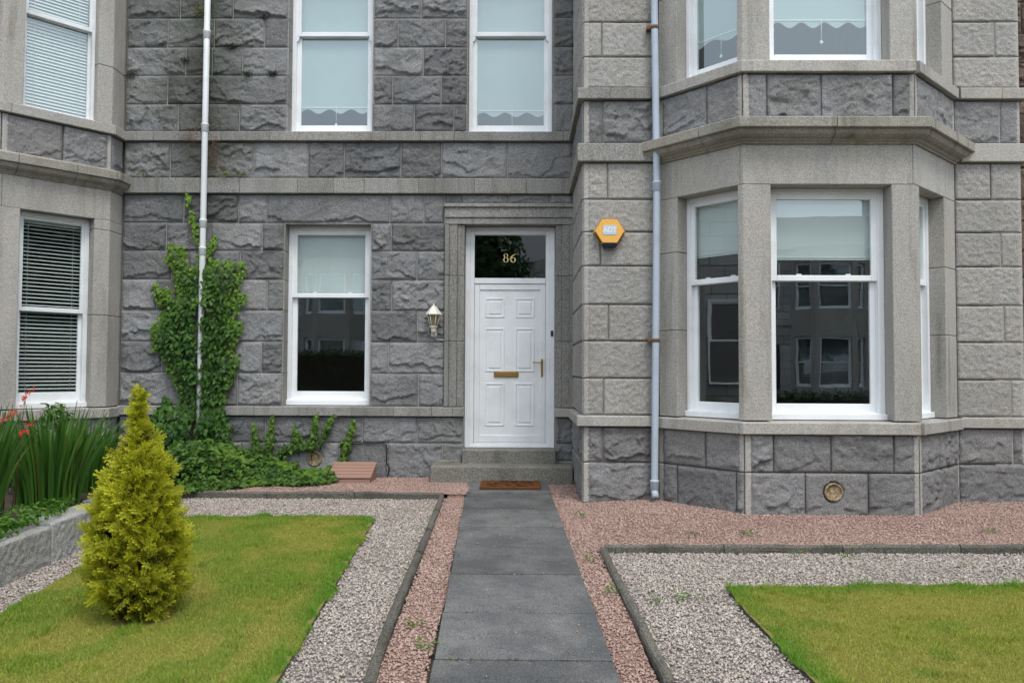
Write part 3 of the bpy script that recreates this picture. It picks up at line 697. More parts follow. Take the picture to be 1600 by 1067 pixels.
bsill = lambda z0, z1: [(-.26, z1), (.05, z1-.012), (.056, z1-.02), (.056, z0+.006), (.05, z0), (-.26, z0)]
Lb = LD+LE+LF
band("bay_sill_stone", bayp, [LD-.02, LD+LE-.0], bsill(.770, .892), M_AXED, house)
band("bay_sill_stone", bayp, [LD-.02, LD+LE+.0], bsill(4.158, 4.280), M_AXED, house)
# frieze / lintels over the windows
band("frieze_stone", bayp, [LD-.03, LD+LE-.02], [(-.26, 3.49), (.0, 3.49), (.0, 3.112), (-.005, 3.107), (-.26, 3.107)], M_AXED, house)
corn = [(-.10, 3.485), (.022, 3.485), (.030, 3.498), (.045, 3.505), (.060, 3.520), (.090, 3.532), (.120, 3.552), (.138, 3.580), (.142, 3.597), (.172, 3.600), (.176, 3.606), (.176, 3.690), (.168, 3.698), (.0, 3.745), (-.10, 3.745)]
cpath = [tuple(Vector(pC1)-eD*.09), pD1, pE1, tuple(Vector(pF1)+eF*.14)]
band("cornice_stone", cpath, [.72, LD+.09+.82, LD+LE+.12], corn, M_CORN, house, .007)
# piers (plan polygons) at both storeys
def off(p, e, u, inn):
    n = Vector((e.y, -e.x)); q = Vector(p)+e*u-n*inn; return (q.x, q.y)
def mit(k, inn):
    n1, n2 = (Vector((eD.y, -eD.x)), Vector((0, -1))) if k == 1 else (Vector((0, -1)), Vector((eF.y, -eF.x)))
    m_ = (n1+n2)/(1+n1.dot(n2)); p = Vector(pD1 if k == 1 else pE1)-m_*inn; return (p.x, p.y)
def piers(z0, z1, jl, jr):
    T = .26
    for a, b in zip([z0]+jl, jl+[z1]): put(prism("pier_stone", [off(pC1, eD, 0.0, 0), off(pC1, eD, DW[0], 0), off(pC1, eD, DW[0], T), off(pC1, eD, 0, T)], a+.002, b-.002, M_AXED, None, .006), house)
    put(prism("pier_stone", [off(pC1, eD, DW[1], 0), pD1, off(pD1, eE, EWn[0], 0), off(pD1, eE, EWn[0], T), mit(1, T), off(pC1, eD, DW[1], T)], z0+.002, z1-.002, M_AXED, None, .006), house)
    put(prism("pier_stone", [off(pD1, eE, EWn[1], 0), pE1, off(pE1, eF, FW[0], 0), off(pE1, eF, FW[0], T), mit(2, T), off(pD1, eE, EWn[1], T)], z0+.002, z1-.002, M_AXED, None, .006), house)
    for a, b in zip([z0]+jr, jr+[z1]): put(prism("pier_stone", [off(pE1, eF, FW[1], 0), off(pE1, eF, LF, 0), off(pE1, eF, LF, T), off(pE1, eF, FW[1], T)], a+.002, b-.002, M_AXED, None, .006), house)
piers(.892, 3.107, [1.76, 2.55], [1.72, 2.40]); piers(4.280, 6.45, [5.2], [5.1])

# ---- clay vents set in the base stones
def vent(x, y, z, r, label):
    v = lathe("air_vent", [(r, .0), (r, .025), (r*.86, .03), (r*.80, .012), (r*.3, .02), (.0001, .016)], M_VENT, None, 24)
    v.rotation_euler = (math.radians(90), 0, 0); v.location = (x, y, z); put(v, house); v["label"] = label
    return v
vent(-2.52, 9.722, .263, .09, "worn round clay vent beside the ivy"); vent(2.886, 7.452, .239, .085, "worn round clay vent under the bay window")

# ---- joinery
def ring(x0, x1, z0, z1, y0, y1, ws):   # ws = left, right, bottom, top widths
    l, r, b, t = ws
    return [(x0, x0+l, y0, y1, z0, z1), (x1-r, x1, y0, y1, z0, z1), (x0+l, x1-r, y0, y1, z0, z0+b), (x0+l, x1-r, y0, y1, z1-t, z1)]
def pane(name, x0, x1, z0, z1, y, parent):
    return obj(name, pyd(name, [(x0, y, z0), (x1, y, z0), (x1, y, z1), (x0, y, z1)], [(0, 1, 2, 3)]), M_GLASS, parent)
def sash_window(p0, e, u0, u1, z0, z1, zm, recess, parent, horns=False, m=M_UPVC, fw_=.048, sw=.062, rail=.055, bot=.10, cill=.05, handles=False, label=None):
    w = u1-u0; h = z1-z0
    f = boxes("window", ring(0, w, 0, h, 0, .12, (fw_, fw_, cill, .05))+[(-.002, w+.002, -.035, .02, 0, cill*.8)], m, None, .004)
    n = Vector((e.y, -e.x)); c = Vector(p0)+e*u0-n*recess
    f.matrix_basis = Matrix.Translation((c.x, c.y, z0)) @ Matrix.Rotation(math.atan2(e.y, e.x), 4, 'Z'); put(f, parent)
    if label: f["label"] = label
    zm_ = zm-z0; a, b = fw_-.008, w-fw_+.008
    us = ring(a, b, zm_-rail/2, h-.042, .018, .058, (sw, sw, rail, sw))
    boxes("upper_sash", us, m, f, .005)
    if horns:
        for xa, xb in ((a, a+sw*.7), (b-sw*.7, b)):
            bm = bmesh.new(); vs_ = []
            pts = [(xa, zm_-rail/2), (xb, zm_-rail/2)]; s = 1 if xa == a else -1
            prof = [(0, 0), (.038, 0), (.036, -.03), (.022, -.055), (.010, -.062), (0, -.062)]
            A = [bm.verts.new(((a if s > 0 else b)+s*x, .02, zm_-rail/2+z)) for x, z in prof]; B = [bm.verts.new((v.co.x, .056, v.co.z)) for v in A]
            bm.faces.new(A); bm.faces.new(B[::-1])
            for i in range(len(A)): bm.faces.new((A[i], A[(i+1) % len(A)], B[(i+1) % len(A)], B[i]))
            bmesh.ops.recalc_face_normals(bm, faces=bm.faces); obj("sash_horn", bmmesh("sash_horn", bm), m, f)
    boxes("lower_sash", ring(a, b, cill-.006, zm_+rail/2-.012, .062, .102, (sw, sw, bot, rail*.8)), m, f, .005)
    pane("pane", a+sw-.004, b-sw+.004, zm_+rail/2-.004, h-.042-sw+.004, .04, f)
    pane("pane", a+sw-.004, b-sw+.004, cill+bot-.012, zm_-rail/2+.002, .084, f)
    if handles:
        for t in (.3, .72):
            boxes("sash_catch", [(w*t-.025, w*t+.025, .062, .085, zm_+rail/2, zm_+rail/2+.02)], M_UPVC, f, .004)
    return f
sash_window((0, 9.72), EX, UW1[0]+.013, UW1[1]-.013, 4.282, 6.485, 5.575, .15, house, True)
sash_window((0, 9.72), EX, UW2[0]+.013, UW2[1]-.013, 4.282, 6.485, 5.575, .15, house, True)
sash_window((0, 9.72), EX, GW[0]+.013, GW[1]-.013, .907, 3.132, 2.27, .15, house, False, handles=True, bot=.10, cill=.075)
for za, zb, zm, hr in ((.895, 3.105, 2.245, True), (4.283, 6.448, 5.55, False)):
    sash_window(pC1, eD, DW[0]+.002, DW[1]-.002, za, zb, zm, .15, house, False, bot=.085, cill=.07, fw_=.045, sw=.05, handles=hr)
    sash_window(pD1, eE, EWn[0]+.002, EWn[1]-.002, za, zb, zm, .17, house, False, bot=.085, cill=.07, fw_=.06, sw=.06, handles=hr)
    sash_window(pE1, eF, FW[0]+.002, FW[1]-.002, za, zb, zm, .15, house, False, bot=.085, cill=.07, fw_=.045, sw=.05)

# ---- door surround (moulded architrave in stone)
def jamb_arch(name, x0, x1, z0, z1, mirror=False):
    bs = [(0, .052, -.062, .3), (.052, .15, -.042, .3), (.15, .235, -.022, .34)]
    W = x1-x0; out = []
    for a, b, y0, y1 in bs:
        a, b = a*W/.235, b*W/.235
        if mirror: a, b = W-b, W-a
        out.append((x0+a, x0+b, 9.72+y0, 9.72+y1, z0+.002, z1-.002))
    put(boxes(name, out, M_BANDA, None, .005), house)
for a, b in zip([.905, 1.70, 2.50], [1.70, 2.50, 3.125]): jamb_arch("architrave_stone", -.945, -.708, a, b)
for a, b in zip([.897, 1.70, 2.50], [1.70, 2.50, 3.125]): jamb_arch("architrave_stone", .408, .626, a, b, True)
put(boxes("architrave_lintel", [(-.945, .626, 9.672, 10.02, 3.129, 3.21), (-.945, .626, 9.655, 10.0, 3.21, 3.335), (-.965, .628, 9.63, 10.0, 3.335, 3.36), (-.955, .628, 9.645, 10.0, 3.36, 3.382)], M_BANDA, None, .005), house)

# ---- steps
step_r = empty("door_steps", (-.2, 9.5, .05), "two worn granite steps below the white front door", "steps")
o = boxes("lower_step", [(-1.065, .60, 9.29, 9.74, -.05, .232)], M_STEP, None, .018, 2); put(o, step_r)
o = boxes("upper_step", [(-.712, .412, 9.575, 10.02, .10, .392)], M_STEP, None, .012, 2); put(o, step_r)
put(boxes("base_block", [(-1.02, -.72, 9.66, 9.74, .20, .26)], M_STEP, None, .02), step_r)

# ---- front door
door = boxes("front_door", ring(-.705, .405, .395, 3.125, 9.84, 9.93, (.062, .062, .03, .045))+ring(-.643, .343, .425, 3.08, 9.855, 9.93, (.05, .05, .03, .05))+[(-.593, .293, 9.85, 9.93, 2.42, 2.49)], M_UPVC, None, .005)
door["label"] = "white six panel front door with fanlight"; put(door, house)
boxes("door_leaf", ring(-.59, .29, .458, 2.418, 9.862, 9.91, (.065, .065, .09, .075))+[(-.527, .227, 9.876, 9.90, .545, 2.345)], M_UPVC, door, .005)
pw = [(-.455, -.215), (-.085, .155)]; pz = [(2.00, 2.245), (1.33, 1.87), (.66, 1.19)]
for xa, xb in pw:
    for za, zb in pz:
        bx_ = ring(xa, xb, za, zb, 9.868, 9.88, (.02, .02, .02, .02))+[(xa+.045, xb-.045, 9.868, 9.88, za+.045, zb-.045)]
        boxes("door_panel", bx_, M_UPVC, door, .0055, 2)
pane("fanlight_pane", -.60, .30, 2.485, 3.035, 9.88, door)
boxes("letter_box", [(-.345, -.04, 9.858, 9.88, 1.262, 1.335)], M_BRASS, door, .006); boxes("letter_flap", [(-.318, -.067, 9.850, 9.862, 1.275, 1.322)], M_BRASS, door, .004)
boxes("handle_plate", [(.236, .262, 9.848, 9.866, 1.27, 1.49)], M_BRASS, door, .005)
tube("door_handle", [(.249, 9.85, 1.445), (.249, 9.81, 1.445), (.235, 9.80, 1.445), (.14, 9.80, 1.443)], .0085, M_BRASS, door, 8)
boxes("lock_cylinder", [(.240, .258, 9.842, 9.85, 1.345, 1.375)], M_BRASS, door, .003)
boxes("door_bell", [(.356, .385, 9.82, 9.845, 1.77, 1.84)], M_BLACK, door, .006)
# numerals on the fanlight: contrast-stroke 8 and 6
def numerals():
    s = .078/2; V = []; F = []
    def ringm(cx, cz, ax, az, bx, bz, n=28):
        b = len(V)
        for k in range(n):
            t = 2*math.pi*k/n; V.append((cx+ax*math.cos(t), 0, cz+az*math.sin(t))); V.append((cx+bx*math.cos(t), 0, cz+bz*math.sin(t)))
        for k in range(n): q = (k+1) % n; F.append((b+2*k, b+2*q, b+2*q+1, b+2*k+1))
    ringm(0, .036, .034, .037, .020, .031); ringm(0, .098, .028, .030, .016, .025)
    ringm(.092, .036, .034, .038, .019, .031)
    b = len(V); n = 14
    for k in range(n+1):
        t = k/n; th = math.pi-.1-t*1.45; cx, cz = .092+.055, .030; R = .089
        x = cx+R*math.cos(th)*(1.0); z = cz+R*1.08*math.sin(th); w = .0085*(1-t)**.6+.0025
        V.append((x-w, 0, z)); V.append((x+w, 0, z-.3*w))
    for k in range(n): F.append((b+2*k, b+2*k+1, b+2*k+3, b+2*k+2))
    return pyd("number_86", V, F)
nm = obj("house_number", numerals(), M_GOLDF, door); nm.scale = (.98, 1, .84); nm.location = (-.203, 9.872, 2.69); nm["label"] = "gold numerals 86"

# ---- inside of the house (floors, partitions, ceilings) so that the windows look into rooms
inner = [(-4.9, 10.06), (.66, 10.06), (.94, 8.46), (1.52, 8.46), (2.18, 7.72), (3.57, 7.72), (4.34, 8.46), (5.1, 8.46), (5.1, 13.4), (-4.9, 13.4)]
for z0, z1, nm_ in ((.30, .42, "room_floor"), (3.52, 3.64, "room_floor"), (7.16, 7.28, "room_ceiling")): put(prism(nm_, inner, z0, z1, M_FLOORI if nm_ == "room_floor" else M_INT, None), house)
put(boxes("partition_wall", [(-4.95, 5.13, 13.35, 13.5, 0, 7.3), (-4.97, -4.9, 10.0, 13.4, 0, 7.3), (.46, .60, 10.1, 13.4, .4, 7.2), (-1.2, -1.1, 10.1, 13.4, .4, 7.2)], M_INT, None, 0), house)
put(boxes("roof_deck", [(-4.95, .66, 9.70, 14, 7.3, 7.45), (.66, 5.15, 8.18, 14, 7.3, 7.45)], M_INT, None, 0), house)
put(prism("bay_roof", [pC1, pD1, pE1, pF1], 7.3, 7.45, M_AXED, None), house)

# ---- blinds
def roller(p0, e, u0, u1, ztop, zbot, recess, label, scallops=4, group=None, plain=False, fab=None):
    w = u1-u0; N = 64 if not plain else 2; V = []; F = []
    for i in range(N+1):
        x = w*i/N; zb = 0 if plain else -.045-.028*math.cos(2*math.pi*(scallops-.5)*i/N)
        V += [(x, 0, ztop-zbot), (x, 0, 0), (x, 0, zb if not plain else -.02), (x, .003, ztop-zbot), (x, .003, 0), (x, .003, zb if not plain else -.02)]
    for i in range(N):
        a, b = 6*i, 6*i+6
        F += [(a, a+1, b+1, b), (a+1, a+2, b+2, b+1), (a+3, b+3, b+4, a+4), (a+4, b+4, b+5, a+5), (a+2, a+5, b+5, b+2)]
    o = obj("roller_blind", pyd("roller_blind", V, F), M_BLIND if plain else M_BLINDU)
    n = Vector((e.y, -e.x)); c = Vector(p0)+e*u0-n*recess
    o.matrix_basis = Matrix.Translation((c.x, c.y, zbot)) @ Matrix.Rotation(math.atan2(e.y, e.x), 4, 'Z')
    tag(o, label, "blind", group)
    boxes("hem_bar", [(0, w, -.006, .006, -.004, .012)], M_HEM, o, .002)
    if not plain:
        tube("pull_cord", [(w*.52, -.006, .02), (w*.52, -.008, -.2)], .003, M_BLIND, o, 6)
        bm = bmesh.new(); t = lathe("pull_ring", [(.012, -.003), (.017, -.003), (.017, .003), (.012, .003)], M_BLIND, o, 12); bm.free()
        t.rotation_euler = (math.radians(90), 0, 0); t.location = (w*.52, -.008, -.215)
    return o
roller((0, 9.72), EX, UW1[0]+.05, UW1[1]-.05, 6.45, 4.66, .25, "pale scalloped roller blind upstairs left above the ground floor window", 4)
roller((0, 9.72), EX, UW2[0]+.05, UW2[1]-.05, 6.45, 4.62, .25, "pale scalloped roller blind upstairs above the front door", 4)
roller((0, 9.72), EX, GW[0]+.05, GW[1]-.05, 3.10, 2.32, .25, "cream roller blind in the ground floor window beside the lantern", plain=True)
roller(pD1, eE, EWn[0]+.05, EWn[1]-.05, 3.07, 2.45, .268, "cream roller blind in the large ground floor bay pane", plain=True)
roller(pC1, eD, DW[0]+.05, DW[1]-.05, 3.07, 2.52, .25, "cream roller blind in the left ground floor bay light", plain=True)
roller(pD1, eE, EWn[0]+.05, EWn[1]-.05, 6.42, 4.78, .268, "pale scalloped roller blind in the wide upstairs bay pane", 5)
roller(pC1, eD, DW[0]+.05, DW[1]-.05, 6.42, 4.72, .25, "pale scalloped roller blind in the left upstairs bay light", 2)
roller(pE1, eF, FW[0]+.05, FW[1]-.05, 3.07, 2.0, .25, "cream roller blind in the narrow right ground floor bay light", plain=True)

# ================================================================== NEIGHBOURING HOUSE ON THE LEFT
pN0, pN1, pN2, pN3 = (-9.0, 8.58), (-5.72, 8.58), (-4.955, 9.45), (-4.955, 9.80)
nb = empty("neighbouring_house", (-6.5, 9.0, .05), "neighbouring granite house with canted bay and venetian blinds at the left edge", "house")
eN = dirv(pN1, pN2); LN = (Vector(pN2)-Vector(pN1)).length; NW = (.205, .985)
npath = [pN0, pN1, pN2, pN3]; L0 = 3.28
nwall = sweep("bay_wall", npath, [(-.012, 0), (-.012, .78), (-.26, .78), (-.26, 0)], M_MORTARD, None); put(nwall, nb)
put(sweep("bay_wall", npath, [(-.012, 3.48), (-.012, 4.16), (-.26, 4.16), (-.26, 3.48)], M_MORTARD, None), nb)
put(sweep("bay_head", npath, [(0, 6.45), (0, 7.3), (-.26, 7.3), (-.26, 6.45)], M_AXED, None), nb)
for z0, z1, js in ((0, .41, [.5]), (.41, .785, [.62]), (3.71, 4.155, [.62])):
    stone(pN0, EX, 0, 1.6, z0, z1, 'bay', M_ROUGHB, nwall); stone(pN0, EX, 1.6, 2.5, z0, z1, 'bay', M_ROUGHB, nwall); stone(pN0, EX, 2.5, 3.28, z0, z1, 'bay', M_ROUGHB, nwall, 0, .05)
    q = [0]+js+[LN]
    stone(pN1, eN, 0, js[0], z0, z1, 'bay', M_ROUGHB, nwall, .05, 0, gap=.012); stone(pN1, eN, js[0], LN, z0, z1, 'bay', M_ROUGHB, nwall, 0, .045, gap=.012)
    stone(pN2, dirv(pN2, pN3), 0, .26, z0, z1, 'bay', M_ROUGHB, nwall)
band("bay_sill_stone", npath, [3.35], bsill(.765, .892), M_AXED, nb)
band("bay_sill_stone", npath, [3.36], bsill(4.158, 4.283), M_AXED, nb)
band("frieze_stone", npath, [3.30, L0+LN-.0], [(-.26, 3.49), (.0, 3.49), (.0, 3.125), (-.26, 3.125)], M_AXED, nb)
band("cornice_stone", [pN0, pN1, pN2, (-4.955, 9.72)], [3.42, 4.02], [(o*.8, z) for o, z in corn], M_CORN, nb, .007)
def npiers(z0, z1, jr):
    T = .26; n1 = Vector((0, -1)); n2 = Vector((eN.y, -eN.x)); m1 = (n1+n2)/(1+n1.dot(n2)); n3 = normal2(pN2, pN3); m2 = (n2+n3)/(1+n2.dot(n3))
    put(prism("pier_stone", [(-6.1, 8.58), pN1, off(pN1, eN, NW[0], 0), off(pN1, eN, NW[0], T), tuple(Vector(pN1)-m1*T), (-6.1, 8.58+T)], z0+.002, z1-.002, M_AXED, None, .006), nb)
    for a, b in zip([z0]+jr, jr+[z1]):
        put(prism("pier_stone", [off(pN1, eN, NW[1], 0), pN2, pN3, tuple(Vector(pN3)-n3*T*.9), tuple(Vector(pN2)-m2*T*.9), off(pN1, eN, NW[1], T)], a+.002, b-.002, M_AXED, None, .006), nb)
    put(boxes("pier_stone", [(-9.0, -7.6, 8.58, 8.84, z0+.002, z1-.002)], M_AXED, None, .006), nb)
npiers(.892, 3.125, [1.98, 3.0]); npiers(4.283, 6.45, [4.98])
sash_window(pN1, eN, NW[0]+.002, NW[1]-.002, .893, 3.12, 2.02, .14, nb, False, M_OLDWHITE, .05, .04, .05, .11, .07)
sash_window(pN1, eN, NW[0]+.002, NW[1]-.002, 4.285, 6.448, 5.40, .09, nb, False, M_OLDWHITE, .035, .035, .05, .03, .03)
sash_window(pN0, EX, 1.4, 2.9, .893, 3.12, 2.02, .14, nb, False, M_OLDWHITE, .05, .04, .05, .11, .07)
sash_window(pN0, EX, 1.4, 2.9, 4.285, 6.448, 5.40, .14, nb, False, M_OLDWHITE, .05, .04, .05, .05, .07)
ninner = [(-8.9, 8.86), (-5.85, 8.86), (-5.24, 9.55), (-5.02, 10.0), (-5.02, 13.4), (-8.9, 13.4)]
for z0, z1, nm_ in ((.30, .42, "room_floor"), (3.52, 3.64, "room_floor"), (7.16, 7.28, "room_ceiling")): put(prism(nm_, ninner, z0, z1, M_FLOORI if nm_ == "room_floor" else M_INT, None), nb)
put(boxes("partition_wall", [(-9.0, -4.98, 13.35, 13.5, 0, 7.3), (-5.03, -4.975, 9.7, 13.4, 0, 7.3), (-9.0, -8.9, 8.6, 13.4, 0, 7.3), (-9, -4.98, 8.9, 13.5, 7.3, 7.4)], M_INT, None, 0), nb)
def venetian(zb, zt, n, label, tilt, recess=.252):
    w = NW[1]-NW[0]-.10; o = boxes("head_rail", [(0, w, -.02, .03, zt-zb-.04, zt-zb)], M_SLAT, None, .003); o.name = "venetian_blind"
    nn = Vector((eN.y, -eN.x)); c = Vector(pN1)+eN*(NW[0]+.05)-nn*recess
    o.matrix_basis = Matrix.Translation((c.x, c.y, zb)) @ Matrix.Rotation(math.atan2(eN.y, eN.x), 4, 'Z'); tag(o, label, "blind")
    V = [(0, -.025, 0), (w, -.025, 0), (w, 0, .004), (0, 0, .004), (w, .025, 0), (0, .025, 0)]; me = pyd("slat", V, [(0, 1, 2, 3), (3, 2, 4, 5)]); me.materials.append(M_SLAT)
    for i in range(n):
        s = bpy.data.objects.new("slat", me); link(s, o); s.location = (0, 0, .03+(zt-zb-.09)*i/(n-1)); s.rotation_euler = (math.radians(tilt+random.uniform(-2, 2)), 0, 0)
    for x in (.15*w, .85*w): tube("ladder_cord", [(x, -.024, .0), (x, -.024, zt-zb-.03)], .0022, M_SLAT, o, 5)
    boxes("bottom_rail", [(0, w, -.02, .02, .0, .016)], M_SLAT, o, .003)
venetian(1.04, 3.05, 45, "white venetian blind with dark gaps in the neighbour's ground floor window", 24)
venetian(4.33, 6.40, 52, "white venetian blind closed in the neighbour's upstairs window", 50, .215)

# sliver of a set-back house beyond the right-hand corner
sb = empty("set_back_house", (8, 10.8, 0), "dark brown stone house wall set back at the far right edge", "house")
sbw = wall_mesh("wall", (5.3, 10.9), (12, 10.9), 0, 8, [(2.2, 3.4, 1, 3.1), (2.2, 3.4, 4.3, 6.4)], .3, .006, M_MORTARD, None); put(sbw, sb)
M_BROWN = granite("brown_rubble", (.06, .045, .036), (.20, .15, .12), .3, .8, .5)
z = 0.
while z < 7.9:
    hh = random.uniform(.3, .45); u = 0
    while u < 1.6: v = u+random.uniform(.4, .7); stone((5.3, 10.9), EX, u, v, z, z+hh, 'rock', M_BROWN, sbw); u = v
    z += hh
sash_window((5.3, 10.9), EX, 2.2, 3.4, 1, 3.1, 2.1, .15, sb); sash_window((5.3, 10.9), EX, 2.2, 3.4, 4.3, 6.4, 5.4, .15, sb)
put(boxes("roof", [(5.3, 12, 10.8, 16, 8, 8.2)], M_BROWN, None, 0), sb)
put(boxes("back_wall", [(5.3, 12, 13.5, 13.6, 0, 8), (5.3, 5.4, 11.21, 13.5, 0, 8)], M_INT, None, 0), sb)

# ================================================================== RAINWATER PIPES
def pipe(label, pts, r, m, joints, brackets, bm_=None, shoe=True):
    root = empty("drain_pipe", (pts[-1][0], pts[-1][1], pts[-1][2]), label, "pipe")
    put(tube("pipe_shaft", pts, r, m, None, 16), root)
    for z in joints:
        x = np.interp(z, [p[2] for p in pts][::-1], [p[0] for p in pts][::-1]); y = np.interp(z, [p[2] for p in pts][::-1], [p[1] for p in pts][::-1])
        put(lathe("pipe_collar", [(r*1.02, -.05), (r*1.2, -.045), (r*1.2, .03), (r*1.28, .034), (r*1.28, .05), (r*1.0, .055)], m, None, 16, (x, y, z)), root)
    for z in brackets:
        x = np.interp(z, [p[2] for p in pts][::-1], [p[0] for p in pts][::-1]); y = np.interp(z, [p[2] for p in pts][::-1], [p[1] for p in pts][::-1])
        put(lathe("pipe_bracket", [(r*1.02, -.018), (r*1.16, -.016), (r*1.16, .016), (r*1.02, .018)], bm_ or m, None, 16, (x, y, z)), root)
        put(boxes("bracket_arm", [(x-r*2.2, x-r*.8, y+.0, y+.09, z-.014, z+.014)], bm_ or m, None, .003), root)
    return root
pipe("white painted downpipe running up through the ivy", [(-3.895, 9.63, 7.3), (-3.90, 9.63, 4.2), (-3.905, 9.63, 1.5), (-3.915, 9.63, .10)], .036, M_PIPEW, [5.46, 4.30, 3.12, 2.78], [1.55])
rp = pipe("pale blue downpipe between the alarm box and the bay", [(1.345, 8.10, 7.3), (1.352, 8.10, 5.2), (1.372, 8.09, 3.2), (1.358, 8.09, 1.6), (1.345, 8.10, .19), (1.345, 8.09, .13), (1.345, 8.04, .085)], .036, M_PIPEB, [3.23, .20], [4.88, 1.66], M_RUST)

# ================================================================== ALARM BOX, LANTERN, SMALL FITTINGS
al = empty("alarm_box", (.895, 8.19, 2.775), "yellow hexagonal burglar alarm box with blue logo plate", "alarm box")
def hexprism(name, R, y0, y1, R2, m, parent, cz=0, cut=None):
    pts = [(R*math.cos(math.radians(60*k)), R*.94*math.sin(math.radians(60*k))+cz) for k in range(6)]; n = 6
    V = [(x, y0, z) for x, z in pts]+[(x*R2, y1, z*R2) for x, z in pts]
    F = [tuple(range(6)), tuple(range(6, 12))[::-1]]+[(i, i+6, (i+1) % 6+6, (i+1) % 6) for i in range(6)]
    me = pyd(name, V, F); bm = bmesh.new(); bm.from_mesh(me); bmesh.ops.recalc_face_normals(bm, faces=bm.faces); bmesh.ops.bevel(bm, geom=list(bm.edges), offset=.003, segments=2, affect='EDGES'); bm.to_mesh(me); bm.free()
    return obj(name, me, m, parent)
hexprism("cover", .158, -.005, -.085, .93, M_YELLOW, al)
hexprism("back_plate", .166, .0, -.03, 1.0, M_YSIDE, al)
for s in (-1, 1):
    for k in range(6):
        t = .14+.13*k; a = Vector((s*.157, 0, 0)).lerp(Vector((s*.0785, 0, -.136)), t)
        b = boxes("vent_slot", [(-.006, .006, -.062, -.032, -.003, .003)], M_BLACK, al, .001); b.location = (a.x*.985, 0, a.z*.985); b.rotation_euler = (0, 0, 0)
bm = bmesh.new()
pts = [(-.078, -.125), (.078, -.125), (.062, -.168), (-.062, -.168)]
A = [bm.verts.new((x, -.095, z)) for x, z in pts]; B = [bm.verts.new((x*1.08, -.01, z)) for x, z in pts]; bm.faces.new(A); bm.faces.new(B[::-1])
for i in range(4): bm.faces.new((A[i], A[(i+1) % 4], B[(i+1) % 4], B[i]))
bmesh.ops.recalc_face_normals(bm, faces=bm.faces); bmesh.ops.bevel(bm, geom=list(bm.edges), offset=.008, segments=2, affect='EDGES')
obj("strobe_lens", bmmesh("strobe_lens", bm), M_NAVY, al)
lp = boxes("logo_plate", [(-.068, .066, -.0895, -.082, -.038, .058)], M_PLATE, al, .001)
fc = bpy.data.curves.new("logo_lettering", 'FONT'); fc.body = "ADT"; fc.size = .075; fc.align_x = 'CENTER'; fc.align_y = 'CENTER'; fc.offset = .0022; fc.extrude = .0008; fc.space_character = .9
tmp_ = bpy.data.objects.new("tmp", fc); COL.objects.link(tmp_); bpy.context.view_layer.update()
me = bpy.data.meshes.new_from_object(tmp_.evaluated_get(bpy.context.evaluated_depsgraph_get())); bpy.data.objects.remove(tmp_); ft = obj("logo_lettering", me, M_LETTER, lp); ft.location = (0, -.0905, .009); ft.rotation_euler = (math.radians(90), 0, 0)

ln = empty("wall_lantern", (-1.07, 9.69, 1.75), "cream wall lantern with amber panes beside the front door", "lantern")
ly = -.075
put_l = lambda o: o
lathe("lantern_top", [(.100, .262), (.102, .272), (.085, .292), (.045, .345), (.03, .362), (.022, .372), (.010, .376), (.012, .388), (.004, .405)], M_CREAM, ln, 6, (0, ly, 0), False)
lathe("lantern_glass", [(.040, .125), (.072, .262)], M_LGLASS, ln, 6, (0, ly, 0), False)
for k in range(6):
    a = 2*math.pi*k/6; tube("lantern_bar", [(.042*math.cos(a), ly+.042*math.sin(a), .122), (.075*math.cos(a), ly+.075*math.sin(a), .264)], .0055, M_CREAM, ln, 6)
lathe("lantern_base", [(.046, .112), (.048, .125), (.036, .11), (.034, .085), (.030, .06), (.022, .045)][::-1], M_CREAM, ln, 12, (0, ly, 0))
bm = bmesh.new(); bbox(bm, -.026, .026, -.072, -.03, .07, .10, .004); bbox(bm, -.034, .034, -.03, .0, .0, .14, .012, 2); bbox(bm, -.027, .027, -.05, -.028, .02, .085, .012, 2)
obj("wall_bracket", bmmesh("wall_bracket", bm), M_CREAM, ln)
tube("lantern_cable", [(-.03, -.012, .15), (-.075, .0, .11), (-.07, .0, .05), (-.02, .0, -.0), (.06, .0, -.035), (.12, -.03, -.035)], .0035, M_CREAM, ln, 5)

# cable along the base course
cb = tube("wall_cable", [(-2.06, 9.69, .447), (-1.78, 9.695, .452), (-1.68, 9.69, .455), (-1.645, 9.69, .44), (-1.632, 9.69, .39), (-1.632, 9.68, .22), (-1.60, 9.67, .15), (-1.62, 9.67, .06)], .0075, M_BLACK, None, 6)
tag(cb, "thin black cable running down the base stones left of the steps", "cable")

# doormat
mat_ = boxes("doormat", [(-.46, .215, 8.80, 9.23, 0, .03)], M_COIR, None, .006); mat_.rotation_euler = (math.atan(.032), 0, 0); mat_.location = (0, 0, -.243); tag(mat_, "orange brown coir doormat with dark pattern on the path", "doormat")

# plank-topped cover leaning at the foot of the wall
ht = empty("wooden_hatch", (-1.98, 9.3, .05), "low sloping brown plank cover at the foot of the wall", "hatch")
for k in range(5):
    y0 = 9.19+.075*k*1.02; z0 = .09+.028*k
    V = []
    o = boxes("plank", [(-.255, .255, 0, .071, 0, .022)], M_WOOD, None, .003); o.rotation_euler = (math.atan(.38), 0, random.uniform(-.004, .004)); o.location = (-1.985, y0, z0); put(o, ht)
for x in (-.245, .225):
    me = pyd("side_board", [(x, 9.195, .02), (x, 9.57, .02), (x, 9.57, .22), (x, 9.195, .09), (x+.02, 9.195, .02), (x+.02, 9.57, .02), (x+.02, 9.57, .22), (x+.02, 9.195, .09)],
             [(0, 1, 2, 3), (7, 6, 5, 4), (0, 4, 5, 1), (1, 5, 6, 2), (2, 6, 7, 3), (3, 7, 4, 0)])
    o = obj("side_board", me, M_WOOD); o.location = (-1.985, 0, 0); put(o, ht)
put(boxes("front_board", [(-2.23, -1.74, 9.19, 9.205, .02, .085)], M_WOOD, None, .002), ht)

